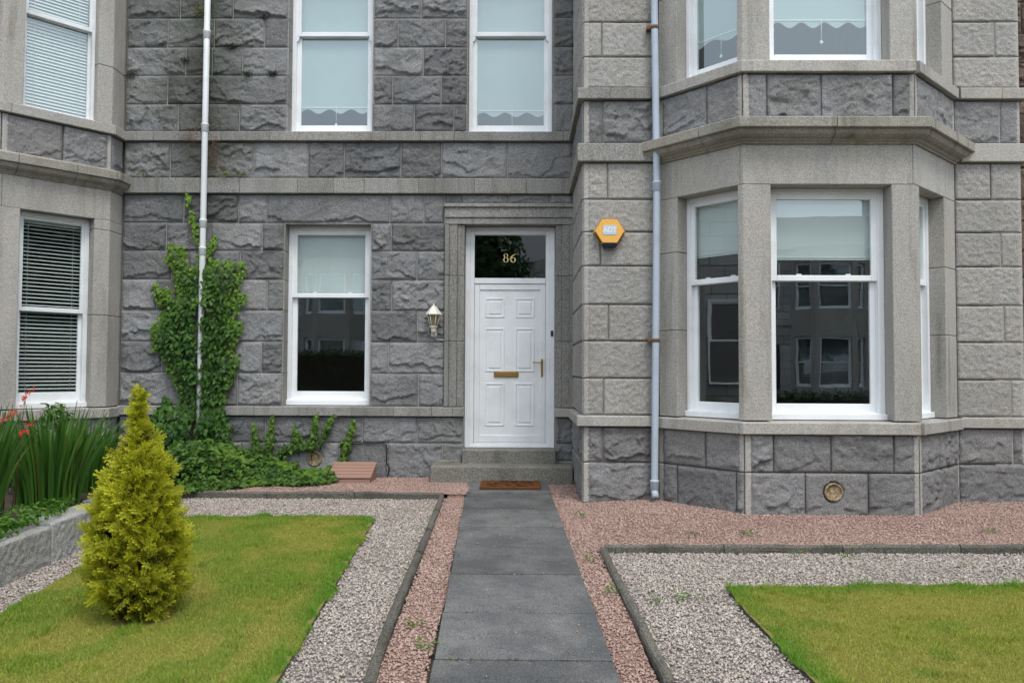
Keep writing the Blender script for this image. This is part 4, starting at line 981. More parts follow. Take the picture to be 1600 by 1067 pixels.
# ================================================================== RAISED BED ON THE LEFT
rw = empty("retaining_wall", (-3.6, 5.5, -.06), "low grey granite block wall holding up the flower bed", "wall")
ys = [2.6, 3.9, 4.85, 5.93, 6.75, 7.5]
for a, b in zip(ys[:-1], ys[1:]):
    SEED[0] += 1; w = b-a-.012; h = .33
    me = stone_mesh(w, h, 'punch', 0, 0, SEED[0], depth=.22); o = obj("wall_block", me, M_KERBST)
    o.matrix_basis = Matrix.Translation((-3.51+random.uniform(-.01, .01), a, float(zg(a))-.05-.02)) @ Matrix.Rotation(math.radians(90)+random.uniform(-.008, .008), 4, 'Z') @ Matrix.Rotation(-math.atan(.012), 4, 'Y'); put(o, rw)
    top = boxes("block_top", [(-3.74, -3.512, a+.006, b-.006, float(zg(a))+.10, float(zg(a))+.262)], M_KERBST, None, .012); put(top, rw)
bed = grid_sheet("flower_bed", np.linspace(-5.9, -3.72, 24), np.linspace(2.6, 9.5, 60), lambda X, Y: .20+.05*fbm(X*3, Y*3)+.06*(1-sstep(-4.6, -3.9, X)), M_SOIL)

# ================================================================== PLANTS
def nrmz(a): return a/np.maximum(np.linalg.norm(a, axis=-1, keepdims=True), 1e-9)
def scatter(T, F, pos, n, t, s, attr=None, tattr=None):
    """instances of a template (x across, y to the tip, z up the leaf normal) as one mesh's arrays"""
    n = nrmz(n); t = nrmz(t-n*np.sum(n*t, -1, keepdims=True)); b = np.cross(t, n)
    R = np.stack([b, t, n], -1)
    T_ = T[None]*np.asarray(s).reshape(-1, 1, 1) if np.ndim(s) else T[None]*s
    V = np.einsum('nij,nkj->nki', R, np.broadcast_to(T_, (len(pos),)+T.shape))+pos[:, None, :]
    k = len(T); Fc = (F[None]+k*np.arange(len(pos))[:, None, None]).reshape(-1, F.shape[1])
    at = None
    if attr is not None: at = np.repeat(attr, k)
    if tattr is not None: at = np.tile(tattr, len(pos)) if attr is None else np.clip(np.tile(tattr, len(pos))*np.repeat(attr, k), 0, 1)
    return V.reshape(-1, 3), Fc, at
IVY_V = np.array([(0, .3, .05), (0, 0, 0), (.2, -.1, -.03), (.46, .08, -.09), (.30, .33, -.01), (.22, .62, -.05), (0, 1, -.14), (-.22, .62, -.05), (-.30, .33, -.01), (-.46, .08, -.09), (-.2, -.1, -.03)])
IVY_F = np.array([(0, i, i+1) for i in range(1, 10)]+[(0, 10, 1)])
IVY_F = IVY_F[:, ::-1]
OVAL_V = np.array([(0, 0, 0), (.22, .3, .04), (.20, .7, .03), (0, 1, -.06), (-.20, .7, .03), (-.22, .3, .04), (0, .5, -.03)])
OVAL_F = np.array([(6, i, i+1) for i in range(0, 5)]+[(6, 5, 0)])
def rdir(N, s): return RNG.normal(0, s, (N, 3))

# ---- ivy up the wall (wall plane X,Z)
IVY_P = [(-4.15, 3.50), (-4.05, 3.12), (-3.97, 2.80), (-4.03, 2.62), (-4.18, 2.84), (-4.34, 2.88), (-4.38, 2.72), (-4.28, 2.48), (-4.22, 2.30), (-4.40, 2.36), (-4.53, 2.44), (-4.55, 2.30), (-4.40, 2.08), (-4.46, 1.90), (-4.56, 1.86), (-4.50, 1.62), (-4.36, 1.42), (-4.24, 1.22), (-4.16, 1.0), (-4.2, .75), (-3.62, .75), (-3.60, 1.02), (-3.50, 1.25), (-3.40, 1.52), (-3.52, 1.58), (-3.42, 1.80), (-3.37, 1.93), (-3.50, 1.95), (-3.44, 2.12), (-3.31, 2.25), (-3.48, 2.25), (-3.40, 2.42), (-3.37, 2.70), (-3.60, 2.68), (-3.80, 2.68), (-3.76, 2.90), (-3.70, 3.00), (-3.78, 3.00), (-3.84, 2.9), (-3.93, 2.98), (-4.02, 3.25), (-4.10, 3.50)]
def wall_leaves(poly, N, y0, thick, smin, smax):
    a = [p[0] for p in poly]; c = [p[1] for p in poly]; x = RNG.uniform(min(a)-.02, max(a)+.02, N); z = RNG.uniform(min(c), max(c), N)
    x2 = x+.05*(fbm(x*12, z*12)-.5)*2; z2 = z+.05*(fbm(x*12+40, z*12)-.5)*2
    k = inpoly(x2, z2, poly) & (vnoise(x*9+5, z*9)+.5*vnoise(x*23, z*23) > .30); x, z = x[k], z[k]; N = len(x)
    k = (np.abs(x+3.91) > .040+.03*(vnoise(z*8, z*0)-.4)) | (RNG.random(N) < .05); x, z = x[k], z[k]; N = len(x)
    segs = list(zip(poly, poly[1:]+poly[:1])); ed = edge_dist(x, z, segs)
    d = .03+thick*np.clip(ed/.25, .12, 1)*(.45+.55*fbm(x*6, z*6))*RNG.uniform(.5, 1, N)
    pos = np.stack([x, y0-d, z], -1); n = np.stack([RNG.normal(0, .55, N), -np.ones(N), RNG.normal(.35, .5, N)], -1)
    t = np.stack([RNG.normal(0, .5, N), RNG.normal(-.1, .2, N), -np.ones(N)], -1)
    young = np.clip(1.1-ed/.13, 0, 1)*RNG.uniform(.3, 1, N)*np.clip((z-.6)/1.6, .25, 1)+.35*np.clip((z-1.6)/1.2, 0, 1)*RNG.random(N)
    return pos, n, t, RNG.uniform(smin, smax, N)*(1-.35*np.clip(young, 0, 1)), np.clip(young, 0, 1)
ivy = empty("climbing_ivy", (-3.9, 9.5, .05), "green ivy climbing the granite wall around the white downpipe", "ivy")
p_, n_, t_, s_, yg = wall_leaves(IVY_P, 7200, 9.69, .17, .036, .082)
BUSH = [(-4.58, .05), (-4.60, .55), (-4.42, .85), (-4.30, 1.02), (-4.2, .9), (-3.62, .9), (-3.50, .62), (-3.48, .05)]
p2, n2_, t2, s2, y2 = wall_leaves(BUSH, 2300, 9.66, .42, .055, .09); y2 *= .35
V, F, at = scatter(IVY_V, IVY_F, np.concatenate([p_, p2]), np.concatenate([n_, n2_]), np.concatenate([t_, t2]), np.concatenate([s_, s2]), np.concatenate([yg, y2]))
o = obj("leaves", npmesh("leaves", V, F, {"young": at}), M_IVY); tag(o, kind="stuff"); put(o, ivy)
for x0, x1, x2_, zt in ((-3.95, -4.05, -4.13, 3.4), (-4.0, -4.2, -4.32, 2.8), (-3.85, -3.7, -3.45, 2.6), (-4.0, -4.3, -4.5, 2.3), (-3.85, -3.6, -3.4, 1.9)):
    put(tube("stem", [(x0, 9.60, .05), (x0+.02, 9.66, .8), ((x0+x1)/2, 9.67, 1.2), (x1, 9.675, zt*.7), (x2_, 9.68, zt)], [.014, .012, .009, .006, .003], M_BARK, None, 6), ivy)

# ---- ground ivy with shoots climbing the base stones
giv = empty("ground_ivy", (-3.0, 9.2, .05), "low ivy spreading over the bed at the foot of the wall", "ivy")
N = 9000; x = RNG.uniform(-4.5, -2.0, N); y = RNG.uniform(8.1, 9.7, N)
front = 8.62+.28*sstep(-3.4, -2.6, x)+.10*sstep(-2.6, -2.1, x)+.14*(fbm(x*4, y*0+2)-.5)*2-.34*np.exp(-((x+3.62)/.34)**2); k = (y > front) & (x < -2.13+.25*(vnoise(y*5, y*0)-.5)); x, y = x[k], y[k]; front = front[k]; N = len(x)
hgt = .05+.26*sstep(0, .55, y-front)*(.55+.45*fbm(x*4, y*4))*(1-.55*sstep(-3.3, -2.2, x))+.22*np.exp(-((x+3.75)/.42)**2)*sstep(0, .4, y-front)
z = .05+hgt*RNG.uniform(.45, 1, N)
pos = np.stack([x, y, z], -1); n = np.stack([RNG.normal(0, .5, N), -.55+RNG.normal(0, .4, N), np.ones(N)], -1); t = np.stack([RNG.normal(0, 1, N), -.8+RNG.normal(0, .6, N), RNG.normal(-.3, .3, N)], -1)
parts = [(pos, n, t, RNG.uniform(.035, .075, N), np.clip(RNG.random(N)**3*.8+.35*(fbm(x*5, y*5) > .58), 0, 1))]
for sx, bz, ex, ez, wd in ((-3.20, .2, -3.24, .66, .07), (-3.07, .2, -3.02, .79, .08), (-2.70, .4, -2.75, .62, .10), (-2.55, .35, -2.48, .80, .075), (-2.45, .45, -2.27, .80, .05), (-2.20, .15, -2.12, .45, .07), (-2.14, .4, -2.02, .72, .06), (-2.95, .35, -2.5, .48, .08)):
    m_ = int(190*math.hypot(ex-sx, ez-bz)/.5*(wd/.07)); u = RNG.random(m_); xx = sx+(ex-sx)*u+RNG.normal(0, wd*.5, m_)*(1.05-u); zz = bz+(ez-bz)*u+RNG.normal(0, .03, m_)
    zz = np.minimum(zz, .80)
    parts.append((np.stack([xx, 9.69-RNG.uniform(.01, .09, m_), zz], -1), np.stack([RNG.normal(0, .45, m_), -np.ones(m_), RNG.normal(.4, .4, m_)], -1), np.stack([RNG.normal(0, .6, m_), RNG.normal(-.1, .2, m_), -np.ones(m_)], -1), RNG.uniform(.032, .06, m_), np.clip(u*.8*RNG.random(m_)+.15, 0, 1)))
    put(tube("stem", [(sx, 9.67, bz-.1), ((sx+ex)/2+.01, 9.68, (bz+ez)/2), (ex, 9.685, ez-.03)], [.006, .005, .003], M_BARK, None, 5), giv)
arr = [np.concatenate([q[i] for q in parts]) for i in range(5)]; vk = ~((np.abs(arr[0][:, 0]+2.52) < .19) & (arr[0][:, 2] > .155) & (arr[0][:, 2] < .40)); arr = [q[vk] for q in arr]
V, F, at = scatter(IVY_V, IVY_F, *arr)
o = obj("leaves", npmesh("leaves", V, F, {"young": at}), M_IVYG); tag(o, kind="stuff"); put(o, giv)

# ---- golden conifer
con = empty("golden_conifer", (-2.27, 4.75, -.10), "small golden yellow cone-shaped conifer standing on the lawn", "conifer")
PZ = np.array([-.13, -.08, .0, .15, .28, .42, .58, .73, .84, .95, 1.04, 1.12, 1.18, 1.25]); PR = np.array([.11, .170, .208, .230, .230, .212, .172, .132, .098, .066, .048, .040, .026, .005])
sprV = []; sprF = []; sprT = []
def addblade(x0, y0, ang, L, w, zb, t0, t1):
    b = len(sprV); d = np.array([math.sin(ang), math.cos(ang)]); p = np.array([d[1], -d[0]]); a = np.array([x0, y0]); m_ = a+d*L*.55; e_ = a+d*L
    for q, tt, zz in ((a, t0, 0), (m_+p*w, (t0+t1)/2, zb*.5), (e_, t1, zb), (m_-p*w, (t0+t1)/2, zb*.5)): sprV.append((q[0], q[1], zz)); sprT.append(tt)
    sprF.append((b, b+1, b+2, b+3))
addblade(0, 0, 0, 1.0, .022, .06, 0, 1)
for i in range(9):
    yy = .08+.095*i
    for sg in (-1, 1):
        L = .42*(1-.45*yy)*(.8+.25*((i*7+sg) % 3)); an = sg*(.62+.12*(i % 3)); addblade(0, yy, an, L, .024, .10*((i % 3)-1), yy*.4, min(1, yy*.5+.55))
        addblade(L*.45*math.sin(an), yy+L*.45*math.cos(an), an-sg*.75, L*.5, .03, .05, yy*.4+.2, min(1, yy*.5+.6))
sprV = np.array(sprV, float); sprF = np.array(sprF); sprT = np.array(sprT)**.95
def sprays(nc, per, smin, smax, depth, tipw):
    z = -.10+1.32*RNG.random(nc*4); r = np.interp(z, PZ, PR); k = RNG.random(len(z)) < (r+.03)/.36; z, r = z[k][:nc], r[k][:nc]; nc = len(z)
    a = RNG.uniform(0, 2*np.pi, nc); r = r*(.62+.80*fbm(a*2.2+9, z*4.2+3, 3))*RNG.uniform(.88, 1.08, nc)*depth
    rad = np.stack([np.cos(a), np.sin(a), np.zeros(nc)], -1); c = np.stack([-2.27-.02*z, np.full(nc, 4.75), z], -1)+rad*(r-.06)[:, None]
    ax = nrmz(rad*1.0+np.array([0, 0, 1.])*RNG.uniform(.4, 1.5, (nc, 1))+rdir(nc, .2))
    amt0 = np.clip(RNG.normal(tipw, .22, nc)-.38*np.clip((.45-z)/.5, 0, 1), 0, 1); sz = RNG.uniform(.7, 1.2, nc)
    sz = sz*np.clip(.45+r/.22, .55, 1.05); keep = (z < .95) if tipw < .1 else (z < 9); c, ax, amt0, sz = c[keep], ax[keep], amt0[keep], sz[keep]; nc = len(sz)
    I = np.repeat(np.arange(nc), per); N = len(I); t = nrmz(ax[I]+rdir(N, .6)); u = RNG.uniform(-.015, .055, (N, 1))*sz[I][:, None]
    pos = c[I]+ax[I]*u+rdir(N, .012)*sz[I][:, None]
    n = np.cross(t, np.array([0, 0, 1.]))+rdir(N, .7)
    return scatter(sprV, sprF, pos, n, t, RNG.uniform(smin, smax, N)*sz[I], np.clip(amt0[I]+RNG.normal(0, .15, N), 0, 1), sprT)
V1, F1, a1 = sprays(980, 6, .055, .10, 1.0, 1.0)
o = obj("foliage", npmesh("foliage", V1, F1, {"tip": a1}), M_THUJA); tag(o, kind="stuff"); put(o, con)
V2, F2, a2 = sprays(420, 7, .06, .09, .74, .0)  # inner layer in the dark colour, so the crown's gaps read as shade
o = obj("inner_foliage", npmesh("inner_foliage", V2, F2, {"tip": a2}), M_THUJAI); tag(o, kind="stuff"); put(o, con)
put(tube("trunk", [(-2.27, 4.75, -.16), (-2.27, 4.75, .3), (-2.285, 4.75, .8), (-2.29, 4.75, 1.15)], [.045, .035, .02, .006], M_BARK, None, 8), con)
tip_ = tube("leader_shoot", [(-2.29, 4.75, 1.12), (-2.28, 4.74, 1.22), (-2.287, 4.74, 1.29)], [.006, .004, .001], M_THUJA, None, 5); put(tip_, con)

# ---- sword-leaved montbretia with red flowers in the raised bed
def sword_clump(cx, cy, n, hmin, hmax, spread, label, flowers=()):
    root = empty("montbretia", (cx, cy, .24), label, "plant"); V = []; F = []; A = []
    for i in range(n):
        a = RNG.uniform(0, 2*math.pi); rr = spread*math.sqrt(RNG.random())*.45; bx, by = cx+rr*math.cos(a), cy+rr*math.sin(a); H = RNG.uniform(hmin, hmax); lean = RNG.uniform(.08, .42)*H*(rr/spread*1.6+.35)
        w = RNG.uniform(.012, .024); d = np.array([math.cos(a), math.sin(a)]); th = RNG.uniform(0, math.pi); p = np.array([math.cos(th), math.sin(th)]); yv = RNG.random() < .1
        S = 6; b = len(V)
        for k in range(S+1):
            u = k/S; q = np.array([bx, by])+d*lean*u**1.8; zz = .22+H*(u-.18*(lean/H)*u**3*2); ww = w*(1-u**2.2)*(.55+.9*min(1, u*2.5))*.9
            V += [(q[0]-p[0]*ww, q[1]-p[1]*ww, zz), (q[0]+d[0]*.003, q[1]+d[1]*.003, zz+.002), (q[0]+p[0]*ww, q[1]+p[1]*ww, zz)]; A += [(.85 if yv else .15*u)]*3
        for k in range(S):
            c = b+3*k; F += [(c, c+1, c+4, c+3), (c+1, c+2, c+5, c+4)]
    o = obj("leaves", npmesh("leaves", np.array(V), np.array(F), {"young": np.array(A)}), M_SWORD); tag(o, kind="stuff"); put(o, root)
    for fx, fy, fz, lx in flowers:
        st = tube("flower_stem", [(fx-lx, fy+.05, .3), (fx-lx*.4, fy+.02, fz-.25), (fx, fy, fz)], [.004, .003, .002], M_STEM, None, 5); put(st, root)
        fV = []; fF = []
        for k in range(9):
            u = k/8; c = np.array([fx+.10*(u-.3), fy+RNG.normal(0, .015), fz-.10+.09*u+RNG.normal(0, .012)]); sz = .021*(1-.55*u)
            for q in range(6):
                a = 2*math.pi*q/6+RNG.random(); b = len(fV); e_ = c+sz*np.array([math.cos(a), -.4+.3*RNG.normal(), math.sin(a)]); m1 = c+sz*.6*np.array([math.cos(a+.4), -.3, math.sin(a+.4)]); m2 = c+sz*.6*np.array([math.cos(a-.4), -.3, math.sin(a-.4)])
                fV += [c, m1, e_, m2]; fF.append((b, b+1, b+2, b+3))
        put(tag(obj("flower_spray", npmesh("flower_spray", np.array(fV), np.array(fF)), M_RED), kind="stuff"), root)
sword_clump(-3.92, 6.60, 210, .55, .90, .50, "tall green sword-leaved clump in the raised bed beside the conifer")
sword_clump(-3.98, 5.75, 150, .55, .95, .42, "sword-leaved clump with red flowers at the left edge", [(-3.76, 5.85, 1.08, .08), (-3.64, 5.82, .97, .12), (-3.72, 5.95, 1.22, .10), (-3.86, 5.9, 1.03, .02)])
sword_clump(-4.05, 7.3, 120, .5, .8, .42, "sword-leaved clump farthest back against the neighbour's bay")
def leafmass(name, label, cat, m, cx, cy, cz, rx, ry, rz, N, smin, smax, T=OVAL_V, Fq=OVAL_F, stem=True):
    root = empty(name, (cx, cy, cz-rz), label, cat); q = nrmz(RNG.normal(size=(N, 3))); r = RNG.uniform(.35, 1, (N, 1))**.5; l = .7+.6*fbm(q[:, 0]*3+7+cx, q[:, 2]*3+3+cy, 2)[:, None]
    pos = np.array([cx, cy, cz])+q*r*l*np.array([rx, ry, rz]); k = pos[:, 2] > cz-rz*.75; pos, q = pos[k], q[k]; N = len(pos)
    V, F, at = scatter(T, Fq, pos, q+rdir(N, .5)+np.array([0, 0, .5]), q+rdir(N, .7), RNG.uniform(smin, smax, N), RNG.random(N)**3*.7)
    o = obj("leaves", npmesh("leaves", V, F, {"young": at}), m); tag(o, kind="stuff"); put(o, root)
    if stem: put(tube("stem", [(cx, cy, cz-rz-.1), (cx+.01, cy, cz)], [.012, .006], M_BARK, None, 6), root)
    return root
leafmass("shrub", "dark low shrub spilling over the block wall at the left edge", "shrub", M_DARKLEAF, -3.78, 5.15, .33, .22, .42, .16, 1500, .03, .06)
leafmass("groundcover_plant", "bright green trailing leaves over the block wall beside the conifer", "plant", M_BRIGHTLEAF, -3.66, 5.95, .27, .12, .55, .07, 420, .03, .055)
leafmass("groundcover_plant", "bright green trailing leaves at the left end of the block wall", "plant", M_BRIGHTLEAF, -3.60, 5.45, .23, .08, .25, .06, 150, .03, .05)
leafmass("shrub", "small leafy shrub under the neighbour's ground floor window sill", "shrub", M_IVY, -4.85, 8.25, .84, .14, .14, .16, 260, .04, .07)
leafmass("shrub", "dark leafy shrub filling the bed behind the sword leaves", "shrub", M_DARKLEAF, -4.55, 7.6, .42, .55, .9, .32, 3200, .035, .07)

# ---- weeds in the gravel, moss and wall plants
weeds = [(.55, 7.52, .05, "weed in the red gravel near the foot of the projecting wall"), (-1.47, 5.32, .05, "flat weed in grey gravel beside the lawn's right edge"), (-.62, 4.62, .05, "weed beside the left edging nearest the path bottom"), (.60, 5.25, .05, "weed at the path's right edge in red gravel"), (.86, 5.15, .04, "weed in grey gravel just right of the edging"), (1.03, 5.22, .055, "spreading weed in grey gravel left of the right lawn corner"), (1.17, 5.18, .04, "small weed in grey gravel closest to the right lawn"), (2.15, 6.28, .04, "round-leaved weed against the dark edging under the bay"), (2.52, 6.22, .04, "two-leaved weed in front of the dark edging"), (1.42, 6.72, .045, "pale green weed in red gravel below the left bay light"), (1.9, 6.75, .055, "yellow green weed patch in red gravel below the bay"), (4.0, 6.9, .05, "weed in red gravel near the right edge"), (-.60, 5.9, .03, "tiny weed beside the slab path's left edge"), (.52, 6.0, .045, "weed at the corner of the right edging"), (3.3, 6.0, .04, "weed tuft in grey gravel under the right pier"), (-.5, 4.3, .05, "weed between the path and left edging at the bottom")]
for x, y, s, lab in weeds:
    zz = float(zred(x, y)) if (-.8 < x < .66 or y > 6.5) else float(zg(y))-.04
    root = empty("weed", (x, y, zz), lab, "weed", "weeds in the gravel"); N = int(26*s/.045); a = RNG.uniform(0, 2*np.pi, N); r = s*np.sqrt(RNG.random(N))
    pos = np.stack([x+r*np.cos(a), y+r*np.sin(a), zz+.012+RNG.uniform(0, .03, N)], -1); t = np.stack([np.cos(a), np.sin(a), RNG.uniform(0, .8, N)], -1); n = np.array([0, 0, 1.])+rdir(N, .4)
    V, F, at = scatter(OVAL_V, OVAL_F, pos, n, t, RNG.uniform(.4, .9, N)*s*.8, RNG.random(N)); put(obj("leaves", npmesh("leaves", V, F, {"young": at}), M_BRIGHTLEAF if RNG.random() < .5 else M_IVYG), root)
def wall_tuft(name, label, cat, m, x, y, z, rx, rz, N, s0, s1, dep=.05, droop=-.3):
    xx = x+RNG.normal(0, rx*.5, N); zz = z+RNG.normal(0, rz*.5, N); pos = np.stack([xx, y-RNG.uniform(0, dep, N), zz], -1)
    n = np.stack([RNG.normal(0, .6, N), -np.ones(N), RNG.normal(.2, .5, N)], -1); t = np.stack([RNG.normal(0, 1, N), -.4*np.ones(N), RNG.normal(droop, .7, N)], -1)
    V, F, at = scatter(OVAL_V, OVAL_F, pos, n, t, RNG.uniform(s0, s1, N), RNG.random(N)); root = empty(name, (x, y, z), label, cat); put(tag(obj("leaves", npmesh("leaves", V, F, {"young": at}), m), kind="stuff"), root)
wall_tuft("wall_plant", "reddish trailing plant on the string course left of the white pipe", "plant", M_SEDUM, -4.09, 9.655, 4.22, .20, .16, 420, .008, .018)
wall_tuft("wall_plant", "ruddy trailing plant on the rough stones right of the white pipe", "plant", M_SEDUM, -3.80, 9.68, 4.0, .09, .30, 420, .008, .018)
wall_tuft("moss_tuft", "yellow green tuft beside the white pipe near the top", "moss", M_MOSS, -4.0, 9.68, 5.77, .09, .07, 60, .02, .04, .06, .3)
wall_tuft("moss_tuft", "yellow green tuft on the string course right of the white pipe", "moss", M_MOSS, -3.63, 9.65, 3.72, .09, .03, 60, .015, .03, .05, .4)
wall_tuft("moss_tuft", "small green tuft on the string course farther right of the white pipe", "moss", M_MOSS, -3.43, 9.65, 3.72, .06, .03, 35, .015, .03, .05, .4)
wall_tuft("moss_tuft", "small tuft on the string course close to the neighbour's cornice", "moss", M_MOSS, -4.65, 9.65, 3.73, .07, .03, 35, .012, .025, .05, .4)
for x, z, lab in ((-4.87, 4.98, "dark moss pad in the joint near the neighbour's pier"), (-3.21, 5.72, "dark moss pad in a joint left of the upstairs window"), (-3.42, 5.0, "dark moss pad in the joint below the upstairs window's left jamb"), (-3.1, 5.0, "dark moss pad next to the left upstairs window"), (-4.19, 5.17, "dark moss in an upright joint left of the white pipe"), (-3.62, 5.345, "dark moss line right of the white pipe")):
    wall_tuft("moss_pad", lab, "moss", M_DMOSS, x, 9.71, z, .07, .035, 120, .012, .025, .035, .0)

# ================================================================== ACROSS THE STREET (seen only in the window reflections)
road = tag(boxes("road", [(-80, 80, -13.9, -3.25, -.44, -.40)], M_SLAB, None, 0), kind="structure")
tag(boxes("pavement", [(-80, 80, -3.2, -.72, -.34, -.262)], M_KERBST, None, 0), kind="structure")
tag(boxes("pavement", [(-80, 80, -15.6, -14.0, -.34, -.262)], M_KERBST, None, 0), kind="structure")
def farstone():
    s = NT("far_granite_courses"); b = s.n("TexBrick"); b.offset = .5; b.inputs["Scale"].default_value = 1.0
    b.inputs["Brick Width"].default_value = .7; b.inputs["Row Height"].default_value = .36; b.inputs["Mortar Size"].default_value = .012
    b.inputs["Color1"].default_value = (.30, .30, .30, 1); b.inputs["Color2"].default_value = (.45, .44, .42, 1); b.inputs["Mortar"].default_value = (.07, .07, .065, 1)
    x = s.xyz(); cm = s.n("CombineXYZ"); s.l(s.math('ADD', x[0], x[1]), cm.inputs[0]); s.l(x[2], cm.inputs[1]); s.l(cm.outputs[0], b.inputs["Vector"]); return s.done(b.outputs[0], .85, .2)
M_FAR = farstone(); M_SLATE = paint("roof_slate", (.07, .07, .08), .6, .4)
YO = -20.0
def far_house(cx, label):
    h = empty("opposite_house", (cx, YO, -.25), label, "house", "houses across the street"); W = 5.72; F0 = (cx+W, YO); F1 = (cx-W, YO)
    def P(x, y): return (cx+x, YO+y)
    ops = [(W-(-3.6)-1.1-.0, W-(-3.6), .7, 2.9), (W-(-3.6)-1.1, W-(-3.6), 4.1, 6.1), (W+.9, W+2.0, 4.1, 6.1), (W+.9, W+2.0, -.1, 2.8)]
    put(wall_mesh("wall", F0, F1, -.3, 6.7, [], .3, 0, M_FAR, None), h)
    bp = [P(3.0, 0), P(2.2, .8), P(.4, .8), P(-.4, 0)]
    bp = [(x, y) for x, y in bp]
    for za, zb, mm in ((-.3, .65, M_FAR), (2.85, 4.05, M_AXED), (6.1, 6.8, M_AXED)): put(sweep("bay_wall", bp, [(0, za), (0, zb), (-.3, zb), (-.3, za)], mm, None), h)
    for za, zb in ((.65, 2.85), (4.05, 6.1)):
        for a, b in ((bp[0], bp[1]), (bp[1], bp[2]), (bp[2], bp[3])):
            e = dirv(a, b); L = (Vector(b)-Vector(a)).length
            for u0, u1 in ((0, .2), (L-.2, L)):
                put(prism("pier_stone", [off(a, e, u0, 0), off(a, e, u1, 0), off(a, e, u1, .2), off(a, e, u0, .2)], za, zb, M_AXED, None), h)
            sash_window(a, e, .2, L-.2, za, zb, (za+zb)/2, .1, h)
    for x0, x1, za, zb in ((-2.0, -.9, 4.1, 6.1), (-4.6, -3.5, 4.1, 6.1), (-4.6, -3.5, .7, 2.9)):
        sash_window(P(x1, 0), Vector((-1, 0)), 0, x1-x0, za, zb, (za+zb)/2, -.03, h)
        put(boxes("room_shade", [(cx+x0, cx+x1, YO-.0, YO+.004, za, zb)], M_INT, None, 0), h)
    put(boxes("door", [(cx-2.0, cx-.9, YO+.0, YO+.05, -.1, 2.5)], M_NAVY, None, .01), h)
    put(boxes("string_course_stone", [(cx-W, cx+W, YO, YO+.06, 3.3, 3.5)], M_AXED, None, .005), h)
    me = pyd("roof", [(cx-W, YO+.25, 6.7), (cx+W, YO+.25, 6.7), (cx+W, YO-4.2, 9.0), (cx-W, YO-4.2, 9.0), (cx-W, YO-8.6, 6.7), (cx+W, YO-8.6, 6.7)], [(0, 1, 2, 3), (3, 2, 5, 4), (0, 3, 4), (1, 5, 2), (0, 4, 5, 1)]); put(obj("roof", me, M_SLATE), h)
    ch = boxes("chimney", [(cx+W-.7, cx+W-.02, YO-5.2, YO-3.4, 7, 10.0), (cx+W-.76, cx+W-.01, YO-5.26, YO-3.34, 10.0, 10.15)], M_FAR, None, .01); put(ch, h)
    for k in range(4): put(lathe("chimney_pot", [(.13, 10.15), (.11, 10.6), (.14, 10.65)], M_VENT, None, 10, (cx+W-.36, YO-5.0+.44*k, 0)), h)
for cx, lab in ((-22.2, "granite house across the street, leftmost of the mirrored row"), (-10.7, "granite house across the street mirrored in the window beside the lantern"), (.8, "granite house across the street straight behind the viewer, mirrored in the fanlight"), (12.3, "granite house across the street mirrored in the large bay pane"), (23.8, "granite house across the street, rightmost of the mirrored row")): far_house(cx, lab)
def tree(name, label, x, y, z0, H, R, N, m):
    root = empty(name, (x, y, z0), label, "tree"); put(tube("trunk", [(x, y, z0), (x+.1, y, z0+H*.3), (x, y+.1, z0+H*.75)], [.22, .16, .05], M_BARK, None, 8), root)
    for k in range(6):
        a = k*1.05; put(tube("limb", [(x+.05, y, z0+H*(.3+.05*k)), (x+R*.6*math.cos(a), y+R*.6*math.sin(a), z0+H*(.5+.05*k))], [.08, .02], M_BARK, None, 6), root)
    q = nrmz(RNG.normal(size=(N, 3))); l = .55+.75*fbm(q[:, 0]*2.5+9, q[:, 2]*2.5+q[:, 1], 3)[:, None]; pos = np.array([x, y, z0+H*.64])+q*RNG.uniform(.3, 1, (N, 1))**.6*l*np.array([R, R, H*.40])
    V, F, at = scatter(OVAL_V, OVAL_F, pos, q+rdir(N, .7), rdir(N, 1)+np.array([0, 0, -.4]), RNG.uniform(.25, .5, N), RNG.random(N)**3*.5); put(tag(obj("crown", npmesh("crown", V, F, {"young": at}), m), kind="stuff"), root)
tree("street_tree", "leafy tree across the street mirrored in the fanlight", -2.2, -14.8, -.3, 8.5, 3.0, 9000, M_DARKLEAF)
tree("garden_tree", "tree to the right mirrored in the neighbour's ground floor blind window", 19.5, -1.6, -.3, 8.5, 2.8, 8000, M_DARKLEAF)
def hedge(label, x0, x1, y, h, w):
    root = empty("hedge", ((x0+x1)/2, y, -.27), label, "hedge"); N = int((x1-x0)*1500); u = RNG.random(N); s = RNG.integers(0, 3, N)
    X = RNG.uniform(x0, x1, N); top = s == 0; Yv = np.where(top, y+RNG.uniform(-w/2, w/2, N), y+np.where(s == 1, -w/2, w/2)); Z = np.where(top, h, RNG.uniform(-.25, h, N)); q = np.stack([X*0, np.where(top, 0, np.where(s == 1, -1, 1)), np.where(top, 1., 0)], -1)
    V, F, at = scatter(OVAL_V, OVAL_F, np.stack([X, Yv, Z], -1)+rdir(N, .05), q+rdir(N, .5), rdir(N, 1), RNG.uniform(.05, .1, N), RNG.random(N)**3*.6); put(tag(obj("leaves", npmesh("leaves", V, F, {"young": at}), M_DARKLEAF), kind="stuff"), root)
    put(boxes("hedge_core", [(x0+.05, x1-.05, y-w/2+.05, y+w/2-.05, -.3, h-.06)], M_SOIL, None, 0), root)
hedge("clipped hedge by the pavement mirrored in the window beside the lantern", -8.0, -2.6, -.3, 1.75, .7)
hedge("clipped low hedge by the pavement mirrored in the bay window", 3.4, 12.0, -.4, .85, .7)

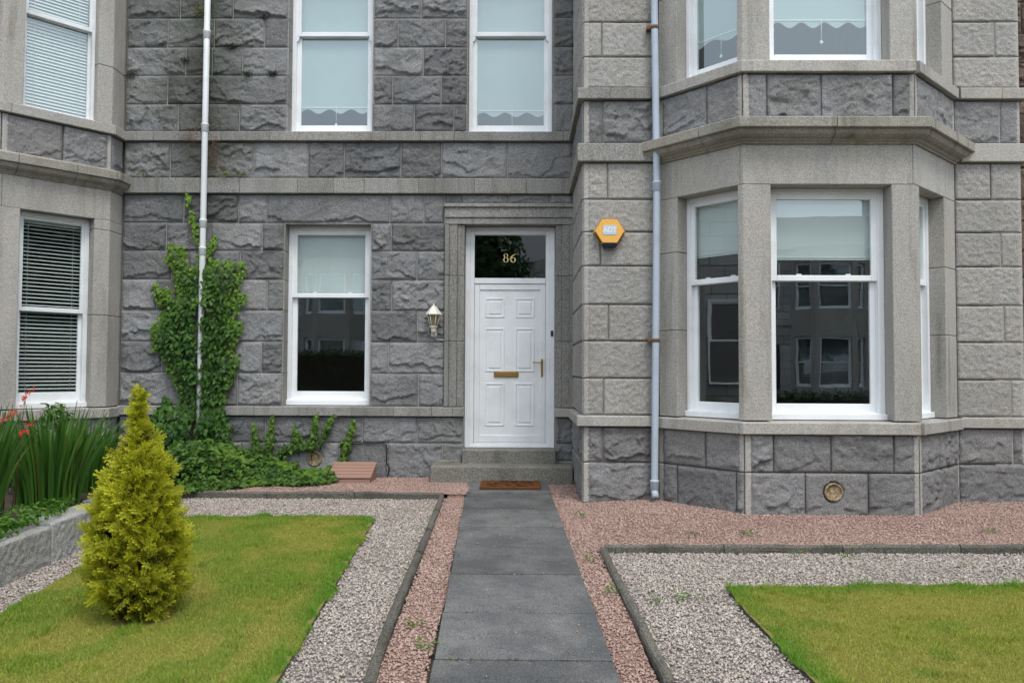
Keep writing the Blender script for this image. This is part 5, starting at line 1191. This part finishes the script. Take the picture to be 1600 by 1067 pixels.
fl = empty("projecting_house", (-13, 6.5, -.1), "projecting granite house farther left mirrored in the bay's left light", "house")
put(boxes("wall", [(-18, -10.2, 4.6, 8.5, -.2, 7.5)], M_FAR, None, 0), fl)
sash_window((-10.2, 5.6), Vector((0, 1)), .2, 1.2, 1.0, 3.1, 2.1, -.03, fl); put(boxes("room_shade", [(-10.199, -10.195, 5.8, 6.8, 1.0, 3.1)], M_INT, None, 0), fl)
put(boxes("roof", [(-18.1, -10.1, 4.5, 8.6, 7.5, 7.7)], M_SLATE, None, 0), fl)

def side_hedge(label, x, y0, y1, h, w):
    root = empty("hedge", (x, (y0+y1)/2, -.2), label, "hedge"); N = int((y1-y0)*1300); Y = RNG.uniform(y0, y1, N); top = RNG.random(N) < .3
    X = np.where(top, x+RNG.uniform(-w/2, w/2, N), x-w/2); Z = np.where(top, h, RNG.uniform(-.2, h, N)); q = np.stack([np.where(top, 0, -1.), Y*0, np.where(top, 1., 0)], -1)
    V, F, at = scatter(OVAL_V, OVAL_F, np.stack([X, Y, Z], -1)+rdir(N, .05), q+rdir(N, .5), rdir(N, 1), RNG.uniform(.05, .1, N), RNG.random(N)**3*.6); put(tag(obj("leaves", npmesh("leaves", V, F, {"young": at}), M_DARKLEAF), kind="stuff"), root)
    put(boxes("hedge_core", [(x-w/2+.05, x+w/2, y0, y1, -.3, h-.06)], M_SOIL, None, 0), root)
side_hedge("tall boundary hedge right of the garden mirrored in the neighbour's ground floor window", 9.0, -.5, 8.6, 2.2, .8)
for i, (yj, dens) in enumerate(((4.11, 90), (4.82, 25), (5.61, 15), (7.04, 12))):
    N = dens; xx = RNG.uniform(pl(yj), pr(yj), N); k = vnoise(xx*7+i*9, xx*0) > .42; xx = xx[k]; N = len(xx)
    V, F, at = scatter(OVAL_V, OVAL_F, np.stack([xx, yj+RNG.normal(0, .006, N), np.full(N, float(zg(yj))-.002)], -1), np.array([0, 0, 1.])+rdir(N, .6), rdir(N, 1)+np.array([0, 0, .6]), RNG.uniform(.008, .022, N), RNG.random(N))
    root = empty("joint_moss", (0, yj, float(zg(yj))), "moss and tiny weeds in the path joint, " + ("nearest the viewer", "second from the viewer", "third from the viewer", "fifth from the viewer")[i], "moss"); put(tag(obj("leaves", npmesh("leaves", V, F, {"young": at}), M_MOSS), kind="stuff"), root)

pebbles("stray_gravel", [(pl(2), 2), (pr(2), 2), (pr(9.1), 9.1), (pl(9.1), 9.1)], 26, .004, .008, lambda x, y: zg(y)+.004, M_REDG, 3.4, "a few stray chips lying on the slab path")
